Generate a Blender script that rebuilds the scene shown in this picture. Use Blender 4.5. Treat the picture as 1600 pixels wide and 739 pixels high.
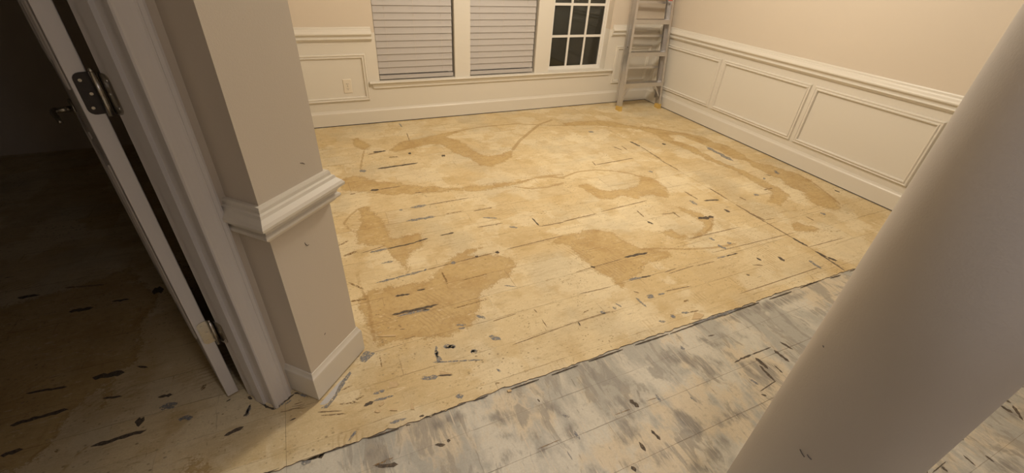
import bpy, bmesh, math, random
import numpy as np
from mathutils import Vector, Matrix

random.seed(7)
rng = np.random.default_rng(7)
scene = bpy.context.scene
for o in list(bpy.data.objects):
    bpy.data.objects.remove(o)
COL = scene.collection

# ------------------------------------------------------------------ camera
cam_data = bpy.data.cameras.new('camera')
cam = bpy.data.objects.new('camera', cam_data)
COL.objects.link(cam)
cam_data.sensor_fit = 'HORIZONTAL'
cam_data.sensor_width = 36.0
cam_data.lens = 36.0 * 670.675 / 1600.0
cam_data.clip_start = 0.02
CR = ((0.911346, 0.187261, -0.366581), (-0.408188, 0.526211, -0.745979), (0.053206, 0.829479, 0.555998))
cam.matrix_world = Matrix(((*CR[0], 0.0), (*CR[1], 0.0), (*CR[2], 1.376), (0, 0, 0, 1)))
scene.camera = cam

# ------------------------------------------------------------------ world (night outside), lamps, exposure
world = bpy.data.worlds.new('world')
scene.world = world
world.use_nodes = True
world.node_tree.nodes['Background'].inputs[0].default_value = (0.010, 0.012, 0.018, 1)
world.node_tree.nodes['Background'].inputs[1].default_value = 1.0


def lamp(name, kind, loc, power, colour, size):
    ld = bpy.data.lights.new(name, kind)
    ld.energy = power
    ld.color = colour
    if kind == 'AREA':
        ld.shape = 'DISK'
        ld.size = size
    else:
        ld.shadow_soft_size = size
    lo = bpy.data.objects.new(name, ld)
    lo.location = loc
    COL.objects.link(lo)
    return lo


lamp('dining_ceiling_light', 'POINT', (1.75, 2.25, 2.18), 62, (1.0, 0.897, 0.735), 0.16)
hall = lamp('hall_fill_spot', 'SPOT', (0.30, -0.20, 2.57), 47, (1.0, 0.94, 0.93), 0.10)  # added unseen fill for the hall floor, cone kept off the side room
hall.data.spot_size = math.radians(86)
hall.data.spot_blend = 1.0
lamp('hall_fill_cool', 'POINT', (0.9, -1.5, 2.35), 7.0, (0.89, 0.89, 1.0), 0.12)  # added unseen fill: cool ambient on door edge, casing and column

vs = scene.view_settings
vs.view_transform = 'Standard'
vs.look = 'None'
vs.exposure = 0.57
vs.gamma = 1.0
vs.use_curve_mapping = False

# ------------------------------------------------------------------ data: shapes on the floor, in metres
STAIN_OUTLINES = [
    [(0.241,3.613),(0.29,3.619),(0.332,3.527),(0.364,3.421),(0.334,3.356),(0.283,3.371),(0.248,3.456)],
    [(0.483,3.293),(0.573,3.397),(0.642,3.456),(0.76,3.462),(0.892,3.507),(1.026,3.542),(1.11,3.554),(1.181,3.525),(1.076,3.497),(0.994,3.435),(1.075,3.349),(1.12,3.169),(1.136,3.029),(1.205,2.958),(1.314,2.968),(1.44,3.019),(1.373,2.895),(1.264,2.814),(1.148,2.761),(1.081,2.805),(1.04,2.963),(0.962,3.093),(0.916,3.276),(0.835,3.327),(0.721,3.303),(0.611,3.254),(0.529,3.25)],
    [(0.063,2.789),(0.108,2.898),(0.161,2.914),(0.238,2.884),(0.247,2.824),(0.325,2.771),(0.411,2.729),(0.513,2.655),(0.639,2.587),(0.78,2.527),(0.962,2.508),(1.111,2.487),(1.239,2.473),(1.349,2.472),(1.193,2.432),(1.034,2.429),(0.886,2.438),(0.765,2.479),(0.619,2.514),(0.528,2.524),(0.396,2.543),(0.294,2.592),(0.204,2.652),(0.122,2.685),(0.072,2.721)],
    [(0.142,2.436),(0.181,2.456),(0.207,2.392),(0.236,2.317),(0.259,2.246),(0.26,2.147),(0.251,2.076),(0.278,2.067),(0.253,2.037),(0.218,1.997),(0.082,2.063),(0.094,2.186),(0.115,2.237),(0.136,2.352)],
    [(0.153,2.181),(0.253,2.145),(0.252,2.089),(0.281,2.045),(0.34,2.048),(0.46,2.053),(0.433,2.025),(0.42,1.938),(0.373,1.903),(0.331,1.884),(0.3,1.83),(0.294,1.763),(0.278,1.731),(0.268,1.765),(0.256,1.831),(0.233,1.895),(0.222,1.957),(0.214,1.986),(0.169,2.046),(0.113,2.04),(0.133,2.113)],
    [(0.029,1.619),(0.096,1.652),(0.169,1.651),(0.257,1.639),(0.348,1.626),(0.415,1.68),(0.477,1.734),(0.537,1.776),(0.618,1.814),(0.698,1.812),(0.704,1.801),(0.62,1.763),(0.65,1.735),(0.702,1.741),(0.752,1.715),(0.798,1.681),(0.825,1.606),(0.778,1.546),(0.701,1.501),(0.617,1.476),(0.568,1.441),(0.531,1.366),(0.496,1.296),(0.443,1.26),(0.381,1.24),(0.295,1.258),(0.212,1.28),(0.143,1.292),(0.053,1.302),(0.057,1.366),(0.038,1.427),(0.032,1.485),(0.019,1.549)],
    [(2.188,3.487),(2.422,3.475),(2.578,3.46),(2.707,3.371),(2.784,3.244),(2.945,3.148),(3.069,3.037),(3.209,2.899),(3.31,2.775),(3.305,2.639),(3.352,2.537),(3.344,2.372),(3.289,2.195),(3.391,2.071),(3.401,1.979),(3.456,1.893),(3.433,1.785),(3.367,1.667),(3.348,1.585),(3.288,1.465),(3.221,1.409),(3.144,1.397),(3.094,1.491),(3.107,1.581),(3.187,1.667),(3.161,1.795),(3.219,1.87),(3.193,1.977),(3.195,2.115),(3.244,2.246),(3.167,2.308),(3.185,2.481),(3.154,2.618),(3.138,2.733),(3.105,2.881),(3.002,2.911),(2.956,2.764),(3.024,2.656),(3.01,2.514),(2.999,2.341),(3.017,2.207),(3.062,2.07),(3.05,1.958),(3.051,1.878),(3.066,1.781),(3.034,1.661),(2.952,1.62),(2.818,1.572),(2.789,1.634),(2.947,1.747),(2.956,1.863),(2.965,1.985),(2.975,2.132),(2.942,2.248),(2.922,2.384),(2.916,2.542),(2.894,2.695),(2.856,2.838),(2.883,2.969),(2.832,3.114),(2.631,3.236),(2.489,3.326),(2.284,3.383),(2.142,3.407)],
    [(1.63,2.297),(1.693,2.291),(1.731,2.235),(1.737,2.177),(1.79,2.145),(1.875,2.137),(1.941,2.123),(2.07,2.168),(2.15,2.248),(2.166,2.29),(2.216,2.227),(2.241,2.157),(2.227,2.072),(2.169,1.978),(2.154,1.942),(2.087,1.937),(2.065,1.985),(2.016,2.001),(1.911,1.983),(1.839,2.047),(1.738,2.029),(1.645,2.06),(1.635,2.155),(1.631,2.24)],
    [(2.096,1.806),(2.163,1.746),(2.192,1.664),(2.226,1.605),(2.163,1.537),(2.093,1.497),(2.017,1.472),(1.925,1.465),(1.919,1.487),(2.045,1.514),(2.119,1.575),(2.127,1.628),(2.106,1.717)],
    [(1.784,1.582),(1.875,1.591),(1.868,1.552),(1.923,1.492),(1.847,1.469),(1.803,1.495)],
    [(1.072,1.7),(1.193,1.751),(1.272,1.763),(1.353,1.755),(1.43,1.738),(1.49,1.696),(1.506,1.611),(1.526,1.537),(1.546,1.483),(1.605,1.462),(1.652,1.427),(1.704,1.399),(1.649,1.365),(1.559,1.347),(1.503,1.368),(1.446,1.355),(1.407,1.306),(1.343,1.283),(1.274,1.279),(1.236,1.235),(1.239,1.292),(1.221,1.344),(1.194,1.384),(1.182,1.485),(1.171,1.557),(1.177,1.644),(1.148,1.673)],
    [(2.659,1.37),(2.726,1.37),(2.788,1.303),(2.792,1.258),(2.693,1.26),(2.614,1.299)],
    [(-0.798,1.957),(-0.782,1.862),(-0.833,1.779),(-0.798,1.653),(-0.805,1.537),(-0.85,1.523),(-0.824,1.367),(-0.846,1.35),(-0.863,1.461),(-0.903,1.441),(-0.932,1.384),(-0.936,1.31),(-0.965,1.275),(-0.98,1.225),(-1.019,1.19),(-1.135,1.238),(-1.455,2.058),(-1.367,2.086),(-1.167,2.12),(-0.956,2.214)],
    [(-0.551,1.048),(-0.516,1.045),(-0.492,0.971),(-0.578,1.007)]]
STAIN_LINES = [
    (0.0066,[(0.308,3.364),(0.259,3.154),(0.232,3.02),(0.24,2.977)]),
    (0.009,[(1.107,3.546),(1.372,3.596),(1.543,3.592),(1.719,3.587),(1.858,3.534),(2.025,3.463),(2.185,3.408)]),
    (0.0138,[(1.44,3.019),(1.576,3.182),(1.775,3.365),(1.939,3.511),(2.114,3.591)]),
    (0.006,[(0.181,2.456),(0.132,2.439),(0.073,2.363),(0.039,2.303),(0.053,2.239),(0.08,2.191)]),
    (0.0082,[(1.182,2.408),(1.284,2.341),(1.416,2.331),(1.538,2.353)]),
    (0.0093,[(1.233,2.461),(1.402,2.494),(1.61,2.479)]),
    (0.0117,[(1.398,2.486),(1.492,2.474),(1.578,2.422)]),
    (0.0088,[(1.586,2.437),(1.735,2.483),(1.886,2.471),(2.01,2.415),(2.115,2.332),(2.156,2.256)]),
    (0.0051,[(1.78,1.455),(1.888,1.455),(2.022,1.477),(2.141,1.53),(2.223,1.602)]),
    (0.0085,[(1.556,1.48),(1.667,1.445),(1.8,1.39),(1.961,1.346),(2.127,1.33)]),
    (0.0044,[(2.779,1.273),(2.839,1.219),(2.918,1.202)]),
    (0.0072,[(3.44,1.881),(3.415,1.743),(3.348,1.585),(3.274,1.443)]),
    (0.0079,[(2.891,3.189),(3.034,3.047),(3.191,2.88),(3.255,2.654)]),
    (0.0044,[(2.624,1.514),(2.811,1.499),(2.982,1.465),(3.069,1.474)]),
    (0.007,[(0.063,1.618),(0.062,1.533),(0.057,1.431),(0.054,1.326)]),
    (0.0055,[(0.047,1.816),(0.046,1.69),(0.058,1.608)]),
    (0.0048,[(-0.936,1.31),(-0.961,1.262),(-0.988,1.229),(-1.003,1.183)]),
    (0.0034,[(-0.831,1.22),(-0.871,1.191),(-0.894,1.138)])]
MARKS = [
    ('k',0.0238,(0.343,2.978),(0.645,2.994)),
    ('k',0.0368,(0.614,3.188),(0.636,3.182)),
    ('k',0.0405,(0.849,3.074),(0.878,3.065)),
    ('k',0.0221,(0.244,2.659),(0.3,2.656)),
    ('j',0.01,(0.3,2.656),(0.443,2.659)),
    ('s',0.0192,(0.366,2.346),(0.388,2.343)),
    ('s',0.026,(0.438,2.355),(0.542,2.356)),
    ('j',0.009,(0.542,2.356),(0.821,2.358)),
    ('s',0.0241,(0.38,2.208),(0.555,2.202)),
    ('j',0.0118,(0.112,2.645),(0.15,2.65)),
    ('j',0.0123,(0.509,2.538),(0.559,2.529)),
    ('s',0.0156,(0.934,1.949),(0.978,1.921)),
    ('s',0.0121,(0.82,2.1),(0.906,2.057)),
    ('k',0.01,(1.109,1.993),(1.109,1.898)),
    ('k',0.0271,(0.363,3.293),(0.462,3.288)),
    ('s',0.0158,(0.688,3.881),(0.696,3.785)),
    ('j',0.0075,(0.702,3.626),(0.683,3.444)),
    ('s',0.0399,(0.219,2.984),(0.265,2.969)),
    ('j',0.0163,(0.458,3.159),(0.528,3.148)),
    ('j',0.0162,(0.318,3.254),(0.414,3.278)),
    ('j',0.008,(0.796,2.189),(0.925,2.191)),
    ('j',0.0081,(1.106,1.888),(1.269,1.883)),
    ('j',0.0081,(0.75,2.003),(0.915,1.997)),
    ('b',0.01,(0.623,2.209),(0.735,2.21)),
    ('j',0.0059,(0.089,1.969),(0.216,1.997)),
    ('s',0.0179,(0.131,1.96),(0.224,1.965)),
    ('k',0.01,(0.224,1.965),(0.38,1.97)),
    ('k',0.0106,(0.371,1.973),(0.453,1.988)),
    ('s',0.014,(0.171,1.846),(0.23,1.843)),
    ('s',0.0139,(0.12,1.699),(0.371,1.714)),
    ('s',0.0099,(0.358,1.709),(0.374,1.725)),
    ('j',0.0049,(0.371,1.714),(0.511,1.724)),
    ('j',0.006,(0.521,1.724),(0.759,1.733)),
    ('s',0.0267,(0.5,1.725),(0.531,1.721)),
    ('k',0.0232,(0.756,1.737),(0.778,1.725)),
    ('k',0.0153,(0.642,1.741),(0.657,1.729)),
    ('k',0.0121,(0.185,1.572),(0.253,1.565)),
    ('k',0.0082,(0.289,1.578),(0.329,1.572)),
    ('k',0.0161,(0.147,1.455),(0.353,1.448)),
    ('s',0.011,(0.166,1.438),(0.313,1.434)),
    ('s',0.016,(0.277,1.432),(0.312,1.431)),
    ('b',0.011,(0.44,1.671),(0.439,1.573)),
    ('s',0.0104,(0.391,1.293),(0.434,1.28)),
    ('s',0.0082,(0.393,1.271),(0.424,1.265)),
    ('s',0.015,(0.494,1.317),(0.527,1.286)),
    ('s',0.0208,(0.501,1.181),(0.542,1.146)),
    ('s',0.0225,(0.305,1.196),(0.353,1.183)),
    ('s',0.0104,(0.279,1.213),(0.265,1.147)),
    ('s',0.0162,(0.401,1.131),(0.426,1.129)),
    ('j',0.0041,(0.16,1.355),(0.184,1.352)),
    ('j',0.004,(0.166,1.293),(0.214,1.295)),
    ('j',0.004,(0.761,1.193),(0.76,1.139)),
    ('j',0.004,(0.578,1.101),(0.829,1.116)),
    ('j',0.0039,(0.548,1.258),(0.669,1.264)),
    ('j',0.0069,(0.824,1.74),(1.195,1.754)),
    ('b',0.006,(0.416,1.397),(0.587,1.401)),
    ('b',0.005,(0.508,1.573),(0.656,1.576)),
    ('s',0.0076,(0.694,1.464),(0.743,1.436)),
    ('j',0.0044,(0.756,1.261),(0.76,1.235)),
    ('k',0.0109,(0.524,1.992),(0.608,1.997)),
    ('k',0.0165,(1.406,1.451),(1.563,1.441)),
    ('j',0.0049,(1.089,1.431),(1.4,1.443)),
    ('k',0.0141,(1.185,1.446),(1.203,1.427)),
    ('s',0.0177,(1.31,1.279),(1.392,1.273)),
    ('k',0.0104,(1.38,1.272),(1.443,1.267)),
    ('j',0.0058,(1.53,1.263),(1.614,1.269)),
    ('s',0.0312,(1.321,1.15),(1.344,1.122)),
    ('s',0.0101,(1.378,1.135),(1.416,1.128)),
    ('j',0.0054,(1.43,1.141),(1.584,1.126)),
    ('s',0.0104,(1.258,1.157),(1.265,1.083)),
    ('s',0.0169,(1.039,1.137),(1.054,1.114)),
    ('j',0.004,(0.831,1.119),(1.087,1.121)),
    ('j',0.0051,(1.011,1.278),(1.189,1.267)),
    ('s',0.0134,(1.397,0.99),(1.434,0.979)),
    ('j',0.0054,(1.434,0.979),(1.489,0.973)),
    ('s',0.0174,(1.338,1.0),(1.344,0.973)),
    ('s',0.0145,(1.258,0.986),(1.287,0.973)),
    ('s',0.0102,(1.904,1.259),(1.97,1.257)),
    ('k',0.0082,(1.97,1.257),(2.061,1.255)),
    ('s',0.0207,(2.022,1.437),(2.033,1.401)),
    ('s',0.0232,(2.015,1.361),(2.028,1.307)),
    ('s',0.0169,(2.08,1.353),(2.109,1.346)),
    ('k',0.0196,(2.257,1.148),(2.255,1.102)),
    ('s',0.0229,(2.399,1.057),(2.398,0.975)),
    ('k',0.0149,(2.523,1.106),(2.536,1.039)),
    ('k',0.0201,(2.536,1.039),(2.56,0.994)),
    ('k',0.0106,(2.523,1.084),(2.509,0.919)),
    ('j',0.0084,(2.047,1.143),(2.101,1.118)),
    ('k',0.0169,(2.128,1.184),(2.132,1.153)),
    ('k',0.0288,(2.125,1.629),(2.244,1.613)),
    ('j',0.0113,(2.518,1.595),(2.524,1.447)),
    ('j',0.011,(2.524,1.447),(2.525,1.257)),
    ('k',0.0164,(2.525,1.257),(2.531,1.156)),
    ('s',0.0124,(1.112,1.143),(1.122,1.121)),
    ('s',0.0079,(1.141,1.158),(1.152,1.124)),
    ('j',0.0051,(1.868,1.243),(1.742,1.247)),
    ('j',0.005,(1.775,0.99),(2.435,0.992)),
    ('j',0.0052,(1.924,1.31),(2.604,1.292)),
    ('j',0.0052,(2.522,1.15),(2.856,1.14)),
    ('j',0.0064,(2.548,1.466),(2.626,1.462)),
    ('j',0.0061,(1.875,1.469),(2.304,1.462)),
    ('k',0.0098,(1.941,1.092),(1.955,1.08)),
    ('j',0.0057,(1.278,1.198),(1.297,1.177)),
    ('b',0.012,(1.463,1.046),(1.497,1.046)),
    ('k',0.0056,(0.907,1.117),(0.903,1.091)),
    ('b',0.0058,(0.962,1.16),(0.994,1.164)),
    ('j',0.0049,(1.545,1.247),(1.723,1.253)),
    ('s',0.0444,(3.141,2.579),(3.125,2.26)),
    ('s',0.026,(3.316,2.006),(3.281,1.949)),
    ('s',0.0251,(2.251,1.842),(2.256,1.774)),
    ('k',0.0209,(2.535,2.887),(2.55,2.763)),
    ('j',0.0116,(2.55,2.763),(2.538,2.465)),
    ('j',0.0114,(2.523,2.47),(2.532,2.262)),
    ('j',0.0122,(2.521,1.686),(2.525,1.572)),
    ('j',0.0117,(2.525,1.572),(2.541,1.461)),
    ('k',0.0142,(2.347,1.805),(2.464,1.778)),
    ('j',0.0123,(2.313,1.957),(2.318,1.833)),
    ('s',0.0303,(2.295,2.324),(2.294,2.292)),
    ('s',0.0461,(2.296,3.198),(2.345,3.194)),
    ('s',0.0413,(2.786,1.763),(2.792,1.728)),
    ('j',0.0084,(1.804,1.849),(1.796,1.764)),
    ('k',0.0188,(1.781,1.715),(1.797,1.676)),
    ('k',0.0212,(2.39,1.668),(2.395,1.622)),
    ('j',0.0093,(1.953,2.611),(1.939,2.538)),
    ('j',0.0116,(1.946,2.55),(2.328,2.567)),
    ('j',0.0076,(2.037,1.741),(1.931,1.754)),
    ('j',0.0127,(2.535,1.941),(2.528,1.762)),
    ('j',0.0077,(1.568,1.914),(1.966,1.939)),
    ('j',0.0078,(1.274,1.892),(1.527,1.904)),
    ('j',0.0102,(2.86,1.404),(2.862,1.349)),
    ('s',0.0266,(3.008,1.406),(3.019,1.373)),
    ('s',0.0298,(3.085,1.93),(3.098,1.916)),
    ('j',0.0153,(3.172,1.977),(3.186,1.94)),
    ('j',0.0111,(2.919,1.785),(3.012,1.784)),
    ('k',0.0325,(2.784,2.749),(2.816,2.74)),
    ('j',0.01,(2.392,2.823),(2.383,2.724)),
    ('j',0.0138,(2.31,2.827),(2.338,2.737)),
    ('j',0.0138,(2.642,1.764),(2.648,1.708)),
    ('j',0.0097,(2.022,1.758),(2.019,1.688)),
    ('j',0.028,(4.107,3.315),(4.263,3.212)),
    ('k',0.0191,(3.462,1.605),(3.458,1.562)),
    ('s',0.0171,(0.269,1.19),(0.272,1.125)),
    ('s',0.0073,(0.245,1.134),(0.43,1.075)),
    ('s',0.0192,(0.181,1.076),(0.245,1.062)),
    ('k',0.0063,(0.243,1.065),(0.299,1.048)),
    ('k',0.0163,(-0.034,1.035),(0.001,1.041)),
    ('s',0.009,(0.001,1.043),(0.071,1.04)),
    ('s',0.013,(0.005,1.073),(0.048,1.075)),
    ('s',0.0184,(0.278,0.954),(0.308,0.945)),
    ('s',0.011,(0.038,0.934),(0.094,0.933)),
    ('s',0.0093,(-0.1,0.921),(-0.068,0.949)),
    ('s',0.0186,(0.311,1.193),(0.353,1.177)),
    ('s',0.018,(0.4,1.128),(0.426,1.118)),
    ('s',0.0097,(0.466,1.012),(0.48,0.991)),
    ('k',0.0139,(-0.032,0.808),(0.034,0.785)),
    ('k',0.0114,(0.16,0.803),(0.192,0.791)),
    ('k',0.0112,(0.2,0.801),(0.212,0.799)),
    ('k',0.008,(0.137,0.923),(0.154,0.919)),
    ('s',0.0073,(0.347,0.917),(0.379,0.906)),
    ('k',0.0058,(0.086,0.909),(0.103,0.905)),
    ('k',0.0191,(-0.225,0.907),(-0.174,0.909)),
    ('b',0.006,(-0.039,0.81),(0.026,0.813)),
    ('b',0.0063,(0.433,0.953),(0.454,0.947)),
    ('k',0.0153,(-1.095,1.387),(-0.947,1.393)),
    ('k',0.0141,(-0.839,1.206),(-0.699,1.208)),
    ('k',0.0358,(-0.737,1.256),(-0.711,1.25)),
    ('k',0.0144,(-0.688,1.338),(-0.646,1.333)),
    ('s',0.0268,(-0.675,1.287),(-0.622,1.286)),
    ('s',0.0177,(-0.61,1.215),(-0.568,1.206)),
    ('k',0.0237,(-0.914,1.518),(-0.819,1.505)),
    ('k',0.019,(-1.104,1.954),(-1.022,1.954)),
    ('k',0.0143,(-0.962,1.97),(-0.898,1.961)),
    ('k',0.0472,(-0.82,1.984),(-0.777,1.989)),
    ('k',0.0198,(-1.328,2.135),(-1.25,2.124)),
    ('j',0.0118,(-1.175,2.146),(-1.024,2.113)),
    ('k',0.0163,(-1.076,1.271),(-1.024,1.273)),
    ('k',0.0083,(-0.784,1.521),(-0.747,1.501)),
    ('s',0.0132,(-0.407,1.143),(-0.395,1.188)),
    ('k',0.0118,(-0.467,1.092),(-0.411,1.105)),
    ('k',0.0094,(-1.099,1.52),(-0.982,1.504)),
    ('b',0.0134,(-0.935,1.227),(-0.92,1.228)),
    ('k',0.009,(-0.858,1.402),(-0.8,1.388)),
    ('b',0.0137,(-0.555,1.315),(-0.543,1.34)),
    ('k',0.0057,(1.4,0.678),(1.443,0.682)),
    ('k',0.009,(1.433,0.683),(1.506,0.683)),
    ('k',0.0051,(1.506,0.683),(1.623,0.681)),
    ('k',0.0151,(1.507,0.664),(1.508,0.602)),
    ('k',0.0117,(1.488,0.629),(1.48,0.544)),
    ('k',0.0133,(1.621,0.664),(1.627,0.593)),
    ('s',0.0126,(1.392,0.596),(1.402,0.56)),
    ('k',0.0113,(0.873,0.569),(0.879,0.526)),
    ('k',0.011,(0.804,0.55),(0.805,0.513)),
    ('k',0.0165,(0.877,0.699),(0.891,0.66)),
    ('j',0.003,(0.789,0.667),(0.855,0.665)),
    ('s',0.0117,(0.987,0.683),(0.981,0.646)),
    ('j',0.0031,(0.933,0.67),(0.981,0.667)),
    ('k',0.0038,(1.382,0.536),(1.487,0.547)),
    ('j',0.002,(0.47,0.66),(0.557,0.66)),
    ('k',0.0122,(0.728,0.492),(0.731,0.471)),
    ('k',0.0061,(0.557,0.832),(0.559,0.817)),
    ('k',0.0078,(1.374,0.525),(1.388,0.511)),
    ('k',0.011,(1.689,0.687),(1.706,0.634)),
    ('k',0.0069,(1.548,0.604),(1.547,0.563)),
    ('s',0.0126,(0.609,0.739),(0.63,0.723)),
    ('s',0.01,(0.618,0.669),(0.62,0.634)),
    ('k',0.0078,(1.408,0.833),(1.442,0.828)),
    ('s',0.0146,(1.251,0.835),(1.249,0.81)),
    ('s',0.0075,(1.103,0.621),(1.11,0.594)),
    ('s',0.005,(0.558,0.617),(0.559,0.583)),
    ('k',0.0088,(1.647,0.103),(1.644,0.087)),
    ('k',0.003,(1.659,0.081),(1.753,0.085)),
    ('k',0.0105,(1.906,0.113),(1.912,0.103)),
    ('k',0.0112,(2.286,0.131),(2.288,0.113)),
    ('k',0.0112,(2.28,0.105),(2.231,0.057)),
    ('k',0.013,(2.442,0.141),(2.44,0.132)),
    ('k',0.0059,(1.838,0.073),(1.832,0.035)),
    ('k',0.008,(1.912,0.042),(1.912,0.016)),
    ('k',0.0089,(1.835,0.111),(1.838,0.1)),
    ('k',0.0161,(2.232,0.125),(2.234,0.088)),
    ('k',0.0124,(1.718,0.082),(1.713,0.062)),
    ('s',0.0152,(1.394,0.915),(1.708,0.909)),
    ('k',0.0061,(-0.371,1.193),(-0.343,1.159)),
    ('k',0.0079,(-0.35,1.164),(-0.319,1.136)),
    ('s',0.0076,(-0.319,1.137),(-0.285,1.156)),
    ('k',0.0075,(-0.291,1.154),(-0.252,1.181)),
    ('k',0.0073,(-0.255,1.183),(-0.234,1.17)),
    ('s',0.0081,(-0.238,1.171),(-0.209,1.147)),
    ('k',0.0088,(-0.404,1.227),(-0.39,1.21)),
    ('k',0.0087,(-0.414,1.146),(-0.399,1.158)),
    ('s',0.0088,(-0.406,1.154),(-0.395,1.189)),
    ('k',0.0045,(-0.472,1.232),(-0.459,1.238)),
    ('k',0.0051,(-0.273,1.071),(-0.252,1.074)),
    ('s',0.0053,(-0.285,1.145),(-0.265,1.156)),
    ('j',0.003,(-0.263,1.125),(-0.224,1.121)),
    ('j',0.0026,(-0.275,1.119),(-0.222,1.105)),
    ('j',0.0041,(-0.258,1.132),(-0.23,1.134)),
    ('j',0.0027,(-0.307,1.121),(-0.264,1.111)),
    ('s',0.016,(-0.245,0.904),(-0.21,0.904)),
    ('s',0.0141,(-0.215,0.909),(-0.171,0.911)),
    ('j',0.0051,(-0.184,1.071),(-0.107,1.045)),
    ('j',0.0057,(-0.174,1.053),(-0.097,1.029)),
    ('b',0.0088,(-0.002,1.749),(0.06,1.672)),
    ('b',0.0155,(-0.001,1.972),(0.071,1.995)),
    ('b',0.0123,(-0.016,2.078),(0.041,2.11)),
    ('b',0.01,(-0.011,1.609),(0.064,1.599)),
    ('b',0.005,(0.057,1.243),(0.056,1.179)),
    ('b',0.0061,(-0.098,1.132),(-0.061,1.141)),
    ('b',0.0058,(-0.11,1.075),(-0.047,1.057)),
    ('b',0.0082,(-0.073,1.067),(-0.026,1.079))]
GREY_PATCHES = [
    [(0.571,0.813),(0.596,0.816),(0.62,0.785),(0.617,0.753),(0.627,0.728),(0.599,0.735),(0.572,0.771),(0.563,0.791)],
    [(1.355,0.847),(1.4,0.848),(1.41,0.802),(1.445,0.771),(1.428,0.755),(1.384,0.766),(1.362,0.798),(1.346,0.827)],
    [(1.522,0.831),(1.562,0.803),(1.566,0.765),(1.543,0.765),(1.527,0.793)],
    [(0.782,0.729),(0.845,0.721),(0.897,0.708),(0.927,0.679),(0.925,0.654),(0.88,0.663),(0.854,0.64),(0.843,0.604),(0.852,0.585),(0.806,0.558),(0.757,0.556),(0.735,0.558),(0.735,0.602),(0.768,0.627),(0.778,0.663),(0.776,0.697)],
    [(0.998,0.624),(1.034,0.592),(1.052,0.543),(1.067,0.513),(1.036,0.464),(1.027,0.438),(1.099,0.438),(1.089,0.412),(1.043,0.403),(0.991,0.369),(0.942,0.37),(0.884,0.394),(0.905,0.425),(0.925,0.437),(0.973,0.418),(1.032,0.469),(0.985,0.492),(0.984,0.5),(0.966,0.538),(0.967,0.578)],
    [(1.117,0.525),(1.188,0.521),(1.255,0.511),(1.283,0.491),(1.243,0.474),(1.158,0.476),(1.113,0.486)],
    [(1.059,0.469),(1.097,0.454),(1.1,0.422),(1.071,0.412),(1.04,0.433)],
    [(1.135,0.864),(1.228,0.85),(1.252,0.785),(1.321,0.747),(1.358,0.7),(1.342,0.664),(1.283,0.648),(1.218,0.664),(1.231,0.698),(1.2,0.752),(1.134,0.768),(1.109,0.809)],
    [(1.203,0.67),(1.25,0.656),(1.233,0.629),(1.194,0.63)],
    [(0.59,0.556),(0.621,0.536),(0.642,0.502),(0.587,0.517)],
    [(0.856,0.508),(0.888,0.488),(0.886,0.467),(0.836,0.447),(0.822,0.459),(0.824,0.5)],
    [(0.82,0.545),(0.839,0.537),(0.838,0.487),(0.821,0.44),(0.812,0.457),(0.818,0.502)],
    [(0.476,0.672),(0.511,0.657),(0.522,0.631),(0.496,0.628),(0.461,0.643)],
    [(0.713,0.518),(0.735,0.516),(0.723,0.48),(0.699,0.478)],
    [(0.772,0.514),(0.796,0.504),(0.782,0.483),(0.759,0.482)],
    [(0.776,0.879),(0.831,0.867),(0.807,0.818),(0.749,0.823)],
    [(0.564,0.672),(0.633,0.713),(0.653,0.682),(0.623,0.633),(0.595,0.637)],
    [(1.404,0.682),(1.498,0.666),(1.555,0.601),(1.542,0.555),(1.463,0.537),(1.414,0.586),(1.402,0.641)],
    [(-0.051,0.872),(-0.008,0.867),(0.036,0.812),(0.008,0.776),(-0.042,0.796)],
    [(0.079,0.904),(0.16,0.892),(0.272,0.89),(0.29,0.868),(0.27,0.848),(0.196,0.85),(0.115,0.856)],
    [(0.341,0.833),(0.399,0.846),(0.454,0.816),(0.463,0.762),(0.415,0.774),(0.363,0.789)],
    [(0.563,0.81),(0.605,0.809),(0.62,0.757),(0.586,0.748),(0.558,0.774)],
    [(0.354,0.706),(0.386,0.693),(0.382,0.657),(0.351,0.657)],
    [(0.396,0.761),(0.438,0.737),(0.409,0.716),(0.365,0.733),(0.362,0.755)],
    [(0.477,0.735),(0.515,0.706),(0.487,0.677),(0.463,0.707)],
    [(1.947,0.102),(2.003,0.08),(2.011,0.038),(1.919,0.028),(1.895,0.062)],
    [(1.93,0.023),(2.04,0.014),(2.061,-0.007),(1.957,-0.045),(1.84,0.004)],
    [(2.232,0.125),(2.264,0.09),(2.238,0.058),(2.211,0.048),(2.195,0.082)],
    [(1.805,0.909),(2.037,0.891),(2.152,0.876),(2.043,0.846),(1.845,0.841),(1.64,0.869),(1.523,0.865),(1.467,0.864),(1.55,0.891)]]
FLAKES = [
    [(0.063,1.077),(0.069,1.101),(0.093,1.1),(0.1,1.081),(0.091,1.072)],
    [(0.015,1.017),(0.023,1.028),(0.035,1.027),(0.035,1.018),(0.022,1.012)],
    [(-0.003,0.998),(0.003,1.005),(0.012,0.999),(0.02,1.0),(0.016,0.99),(0.007,0.99)],
    [(0.048,0.983),(0.051,0.993),(0.06,0.982),(0.073,0.978),(0.071,0.972)],
    [(0.062,1.352),(0.096,1.346),(0.14,1.33),(0.136,1.323),(0.095,1.337)],
    [(0.254,1.07),(0.257,1.084),(0.275,1.07),(0.3,1.056),(0.29,1.053)],
    [(0.116,0.961),(0.125,0.987),(0.129,0.97),(0.128,0.955)],
    [(0.466,0.897),(0.466,0.907),(0.482,0.903),(0.48,0.895)],
    [(1.411,0.938),(1.458,0.97),(1.489,0.94),(1.453,0.926)]]
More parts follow.
